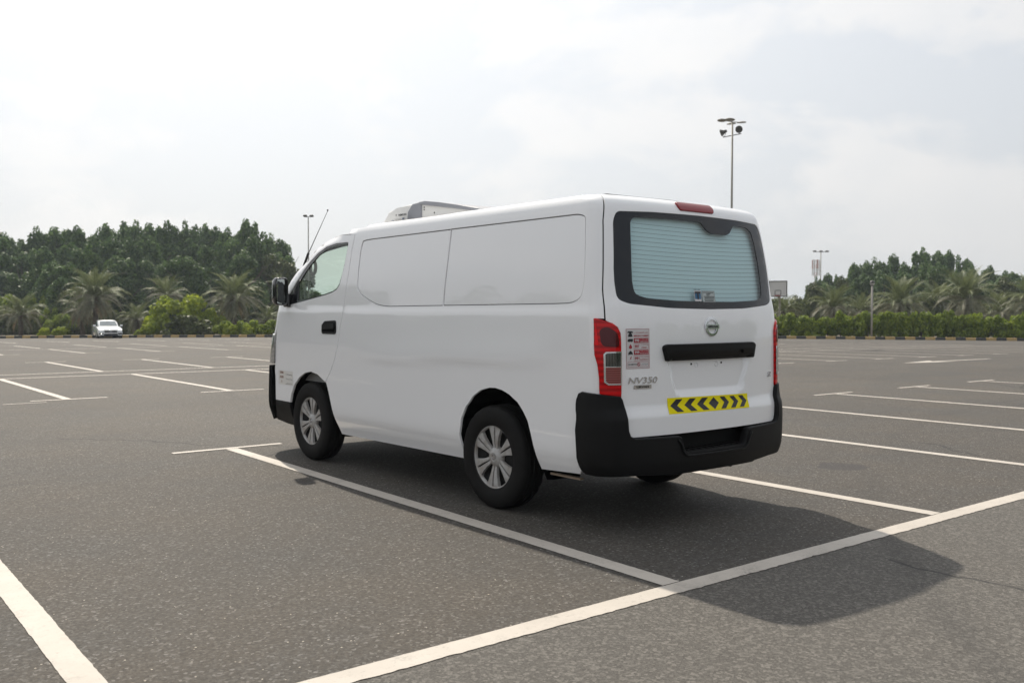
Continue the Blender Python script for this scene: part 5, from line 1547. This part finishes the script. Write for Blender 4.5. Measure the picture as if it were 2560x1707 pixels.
# nearest tall mast: four disc heads, two floodlights on a cross arm
d_ = 44.0; p = at(1826.5, d_); pm = empty('floodlight_mast', p, 0)
tag(pm, 'tall lighting mast with four flat lamps and two round floodlights above the van roof', 'lamp post')
H = top_z(310, d_) - p.z
bm = bmesh.new(); tube(bm, [(0, 0, 0), (0, 0, H)], [.072, .040], 12); bm_obj('pole', bm, m_pole, pm, smooth=True)
rx = rt.copy()            # across the view
fx = Vector((fw.x, fw.y, 0)).normalized()
S_ = d_ / 2321.81
for du, dv, dep in ((-28, -2, -.3), (-16, 3, -.9), (8, -7, .9), (26, -4, .35)):
    c = rx * (du * S_ * 1.05) + fx * dep + Vector((0, 0, H - dv * S_ * 0.9))
    bm = bmesh.new(); lathe(bm, [(.0001, .045), (.12, .05), (.21, .02), (.225, 0), (.21, -.025), (.0001, -.03)], 20, 'Z')
    o = bm_obj('lamp_head', bm, m_lamp, pm, smooth=True); o.location = c
    o.rotation_euler = (rnd.uniform(-.08, .08), -.12 if du > 0 else .08, 0); o.scale = (1.0, 1.0, 1.0)
    bm = bmesh.new(); tube(bm, [Vector((0, 0, H - .03)), Vector((0, 0, H + .02)), c * 1.0], .018, 6); bm_obj('lamp_arm', bm, m_pole, pm)
zc = top_z(343, d_) - p.z
bm = bmesh.new(); tube(bm, [rx * (-23 * S_) + Vector((0, 0, zc - .07)), rx * (22 * S_) + Vector((0, 0, zc + .10))], .022, 6); bm_obj('cross_arm', bm, m_lampd, pm)
for du, dz_, aim in ((-22, 9, (rx * -.9 + Vector((0, 0, -.35)))), (15.5, 16, (fx * -.95 + rx * -.1 + Vector((0, 0, -.2))))):
    c = rx * (du * S_) + Vector((0, 0, zc + dz_ * S_))
    bm = bmesh.new(); lathe(bm, [(.0001, -.16), (.055, -.16), (.075, -.11), (.085, -.02), (.165, .10), (.17, .12), (.150, .11), (.0001, .08)], 20, 'Z')
    o = bm_obj('floodlight', bm, m_lampd, pm, smooth=True); o.location = c; o.rotation_euler = aim.to_track_quat('Z', 'Y').to_euler()
    bm = bmesh.new(); tube(bm, [c + Vector((0, 0, -.0)), c + rx * .10 + Vector((0, 0, -.08)), Vector((c.x, c.y, zc + (du + 22) / 45 * .17 - .07))], .015, 6); bm_obj('bracket', bm, m_lampd, pm)
def lamp_post(u, v_top, d, heads, label, w=.07):
    p = at(u, d); r_ = empty('lamp_post', p, 0); tag(r_, label, 'lamp post')
    H = top_z(v_top, d) - p.z; s = d / 2321.81
    bm = bmesh.new(); tube(bm, [(0, 0, 0), (0, 0, H)], [w * 1.3, w * .7], 8); bm_obj('pole', bm, m_pole, r_, smooth=True)
    lo, hi = min(heads), max(heads)
    bm = bmesh.new(); tube(bm, [rx * (lo * s) + Vector((0, 0, H)), rx * (hi * s) + Vector((0, 0, H))], w * .5, 6); bm_obj('cross_arm', bm, m_lampd, r_)
    for h in heads:
        c = rx * (h * s) + Vector((0, 0, H + .10))
        bm = bmesh.new(); tube(bm, [Vector((0, 0, 0)) - rx * (5.5 * s), rx * (-2 * s), rx * (3 * s), rx * (5.5 * s) + Vector((0, 0, -.05))], [.02, .13, .13, .05], 8)
        o = bm_obj('lamp_head', bm, m_lampd, r_, smooth=True); o.location = c
lamp_post(772, 545, 92, (-8, 8), 'twin headed lamp post rising behind the van windscreen')
lamp_post(2050, 630, 150, (-16, 0, 15), 'distant lamp post with three flat heads beside the phone mast', .09)
# phone mast far behind
d_ = 320; p = at(2038, d_); pm = empty('phone_mast', p, 0); tag(pm, 'faint red and white lattice phone mast beyond the trees on the right', 'mast')
m_mw = mat('mast_white', (0.55, 0.53, 0.52), 0.6); m_mr = mat('mast_red', (0.42, 0.22, 0.18), 0.6)
H = top_z(650, d_) - p.z; bm = bmesh.new(); bm2 = bmesh.new()
nn = 14
for i in range(nn):
    z0, z1 = H * i / nn, H * (i + 1) / nn; b_ = bm if i % 2 else bm2; w = .45
    for a in range(3):
        A0 = Vector((w * math.cos(a * 2.094), w * math.sin(a * 2.094), z0)); A1 = Vector((w * math.cos(a * 2.094), w * math.sin(a * 2.094), z1))
        B1 = Vector((w * math.cos((a + 1) * 2.094), w * math.sin((a + 1) * 2.094), z1))
        tube(b_, [A0, A1], .10, 4); tube(b_, [A0, B1], .05, 4); tube(b_, [A1, B1], .05, 4)
bm_obj('white_lattice', bm, m_mw, pm); bm_obj('red_lattice', bm2, m_mr, pm)
for k in range(6):
    a = k * PI / 3; c = Vector((1.15 * math.cos(a), 1.15 * math.sin(a), H * .93))
    bm = bmesh.new(); box(bm, (0, 0, 0), (.30, .25, 3.0)); tube(bm, [(0, 0, -1.4), -Vector((c.x, c.y, 0)) + Vector((0, 0, -1.5))], .08, 4); tube(bm, [(0, 0, 1.4), -Vector((c.x, c.y, 0)) + Vector((0, 0, 1.5))], .08, 4)
    o = bm_obj('antenna', bm, m_mw if k % 2 else m_mr, pm); o.location = c
    bm = bmesh.new(); box(bm, (0, 0, 0), (.26, .22, 2.4)); o = bm_obj('antenna', bm, m_mw, pm); o.location = c * 1.0 - Vector((0, 0, H * .93 - H * .80))
# globe lamp post in the hedge
d_ = kd(2179) + .9; p = at(2179, d_); gp_ = empty('globe_lamp', p, 0); tag(gp_, 'slim white garden lamp post with a round globe standing in the hedge', 'lamp post')
H = top_z(712, d_) - p.z
bm = bmesh.new(); tube(bm, [(0, 0, 0), (0, 0, H)], .065, 10); bm_obj('pole', bm, m_conc, gp_, smooth=True)
bm = bmesh.new(); lathe(bm, [(.0001, -.14), (.10, -.12), (.155, -.05), (.165, .02), (.14, .10), (.08, .155), (.0001, .17)], 20, 'Z', (0, 0, H + .12)); bm_obj('globe', bm, mat('frosted_globe', (.55, .53, .50), .3), gp_, smooth=True)
bm = bmesh.new(); lathe(bm, [(.06, -.06), (.09, -.04), (.09, .02), (.06, .02)], 12, 'Z', (0, 0, H)); lathe(bm, [(.171, .0), (.171, .06), (.12, .16), (.0001, .20)], 16, 'Z', (0, 0, H + .115)); bm_obj('lamp_cap', bm, m_lampd, gp_, smooth=True)
# basketball hoop
d_ = 70.0; p = at(1944, d_); hp = empty('basketball_hoop', p, 0)
tag(hp, 'white basketball backboard with black edges and an orange rim, beside the van rear', 'basketball hoop')
s = d_ / 2321.81
zt, zb = top_z(703, d_) - p.z, top_z(741, d_) - p.z
n_ = (fx * -1 + rx * -.45).normalized(); tx = Vector((-n_.y, n_.x, 0)); tx = tx if tx.dot(rx) > 0 else -tx
Wb = 1.30; Hb = zt - zb; cz = (zt + zb) / 2
rotb = Matrix((tx, n_ * -1, Vector((0, 0, 1)))).transposed()
m_bb = mat('backboard_white', (0.62, 0.60, 0.60), 0.5)
bm = bmesh.new(); box(bm, (0, 0, cz), (Wb, .04, Hb), None); o = bm_obj('backboard', bm, m_bb, hp); o.rotation_euler = rotb.to_euler()
bm = bmesh.new()
for c, sz in (((0, -.03, zt), (Wb + .06, .05, .06)), ((0, -.03, zb), (Wb + .06, .05, .06)), ((-Wb / 2, -.03, cz), (.06, .05, Hb)), ((Wb / 2, -.03, cz), (.06, .05, Hb))): box(bm, c, sz)
sq = .42; z0 = zb + .10
for c, sz in (((0, -.03, z0 + .36), (sq, .02, .04)), ((0, -.03, z0), (sq, .02, .04)), ((-sq / 2, -.03, z0 + .18), (.04, .02, .36)), ((sq / 2, -.03, z0 + .18), (.04, .02, .36))): box(bm, c, sz)
o = bm_obj('board_marking', bm, m_lampd, hp); o.rotation_euler = rotb.to_euler(); o['kind'] = 'stuff'
bm = bmesh.new(); tube(bm, [(.2 * math.cos(2 * PI * k / 20), -.30 + .2 * math.sin(2 * PI * k / 20), zb + .06) for k in range(21)], .022, 6, False); tube(bm, [(0, -.02, zb + .06), (0, -.10, zb + .06)], .04, 6)
o = bm_obj('rim', bm, mat('rim_orange', (0.50, 0.07, 0.04), .5), hp); o.rotation_euler = rotb.to_euler()
bm = bmesh.new(); tube(bm, [(0, .9, -.2), (0, .9, zb + .1), (0, .06, cz)], .07, 8); tube(bm, [(0, .9, zb - .4), (0, .06, zb + .1)], .05, 8)
o = bm_obj('post', bm, m_pole, hp); o.rotation_euler = rotb.to_euler()

# ---- oncoming white saloon car
m_cw = mat('car_paint_white', (0.74, 0.76, 0.76), 0.25, coat=1.0)
m_cg = mat('car_glass', (0.10, 0.13, 0.15), 0.04, spec=0.8)
m_cl = mat('car_light_lit', (0.9, 0.9, 0.85), 0.2, emit=(1.0, 0.96, 0.85), es=3.0)
dC = 68.5; pC = at(267, dC)
car = empty('saloon_car', pC, 0); tag(car, 'white saloon car driving towards the camera with its headlights on', 'car')
cdir = (CAM - pC); cdir.z = 0; cdir.normalize()
car.rotation_euler = (0, 0, math.atan2(-cdir.x, cdir.y) + PI + R(7))   # local -Y points forward
car.scale = (.93, .93, .93)
def loft(name, secs, m_, par, mats=None, smooth=40):
    """secs: list of (y, [(x,z)...]) half profiles, mirrored"""
    bm = bmesh.new(); rings = []
    for y, pr in secs:
        full = [(x, z) for x, z in pr] + [(-x, z) for x, z in reversed(pr)]
        rings.append([bm.verts.new((x, y, z)) for x, z in full])
    for a, b in zip(rings, rings[1:]):
        n = len(a)
        for k in range(n): bm.faces.new((a[k], a[(k + 1) % n], b[(k + 1) % n], b[k]))
    bm.faces.new(rings[0]); bm.faces.new(rings[-1])
    return bm_obj(name, bm, m_, par, auto=smooth)
loft('body', [(-2.28, [(.55, .28), (.60, .45), (.55, .62), (.40, .66)]), (-2.15, [(.80, .22), (.86, .45), (.82, .66), (.55, .76)]), (-1.7, [(.86, .20), (.91, .50), (.87, .78), (.60, .90)]), (-1.0, [(.88, .20), (.92, .55), (.88, .88), (.62, 1.0)]), (0, [(.88, .20), (.92, .55), (.89, .92), (.70, .98)]), (1.3, [(.88, .20), (.92, .55), (.89, .94), (.66, 1.02)]), (2.1, [(.84, .25), (.88, .5), (.84, .92), (.6, 1.02)]), (2.3, [(.70, .35), (.74, .5), (.70, .8), (.5, .9)])], m_cw, car)
loft('cabin', [(-1.05, [(.72, .92), (.70, .95), (.60, .97), (.3, .98)]), (-.35, [(.78, .95), (.68, 1.28), (.60, 1.34), (.3, 1.36)]), (.1, [(.79, .95), (.66, 1.36), (.56, 1.42), (.3, 1.445)]), (.8, [(.79, .95), (.65, 1.36), (.55, 1.42), (.3, 1.44)]), (1.8, [(.70, .98), (.62, 1.05), (.5, 1.08), (.3, 1.09)])], m_cw, car)
ws_v = [(-.64, -1.035, .985), (.64, -1.035, .985), (.555, -.36, 1.325), (-.555, -.36, 1.325), (0, -1.075, .992), (0, -.38, 1.358)]
from_py('windscreen', [(x, y - .012, z + .012) for x, y, z in ws_v], [(0, 4, 5, 3), (4, 1, 2, 5)], m_cg, car)
for sg_ in (-1, 1):
    from_py('side_window', [(sg_ * .785, -.75, .99), (sg_ * .80, .9, .99), (sg_ * .675, .8, 1.32), (sg_ * .685, -.1, 1.30)], [(0, 1, 2, 3)], m_cg, car)
    bm = bmesh.new(); box(bm, (sg_ * .98, -.62, 1.0), (.20, .10, .13)); bm_obj('door_mirror', bm, m_cw, car, bevel=.03)
    bm = bmesh.new(); box(bm, (sg_ * .66, -2.11, .66), (.30, .14, .14), Matrix.Rotation(sg_ * .35, 3, 'Z')); bm_obj('headlight', bm, m_cl, car, bevel=.03)
    bm = bmesh.new(); box(bm, (sg_ * .66, -2.20, .40), (.30, .10, .13), Matrix.Rotation(sg_ * .35, 3, 'Z')); bm_obj('intake', bm, m_black, car, bevel=.02)
    for y_ in (-1.42, 1.4):
        w_ = empty('wheel', (sg_ * .80, y_, .32), 0, car)
        bm = bmesh.new(); lathe(bm, [(.2, -.11), (.30, -.11), (.325, -.07), (.325, .07), (.30, .11), (.2, .11)], 28, 'X'); bm_obj('tyre', bm, m_rubber, w_, auto=40)
        bm = bmesh.new(); lathe(bm, [(.0001, .10 * sg_), (.12, .09 * sg_), (.21, .105 * sg_), (.21, 0)], 20, 'X'); bm_obj('rim', bm, m_hub, w_, auto=40)
bm = bmesh.new(); box(bm, (-.665, -2.262, .40), (.07, .02, .05)); bm_obj('fog_light', bm, m_cl, car)
bm = bmesh.new(); box(bm, (0, -2.275, .56), (.92, .06, .17)); bm_obj('grille', bm, m_black, car, bevel=.03)
bm = bmesh.new(); box(bm, (0, -2.31, .56), (.86, .015, .018)); lathe(bm, [(.05, -2.325), (.065, -2.33), (.075, -2.325)], 20, 'Y', (0, 0, .56)); bm_obj('grille_badge', bm, m_chrome, car)
bm = bmesh.new(); box(bm, (0, -2.26, .33), (1.0, .08, .13)); bm_obj('lower_grille', bm, m_black, car, bevel=.02)
bm = bmesh.new(); box(bm, (0, -2.22, .235), (1.5, .12, .05)); bm_obj('splitter', bm, m_black, car, bevel=.015)

# ---- dusty air over the whole lot
hz = bpy.data.materials.new('dusty_air'); hz.use_nodes = True
hn, hl = hz.node_tree.nodes, hz.node_tree.links
hn.clear()
ho = hn.new('ShaderNodeOutputMaterial'); pv = hn.new('ShaderNodeVolumePrincipled')
pv.inputs['Color'].default_value = (0.80, 0.90, 1.0, 1)
pv.inputs['Density'].default_value = 0.00046
pv.inputs['Anisotropy'].default_value = 0.25
hl.new(pv.outputs[0], ho.inputs['Volume'])
bm = bmesh.new(); box(bm, (0, 0, 12.0), (6400, 6400, 34.0))
haze = bm_obj('haze', bm, hz); tag(haze, kind='stuff')
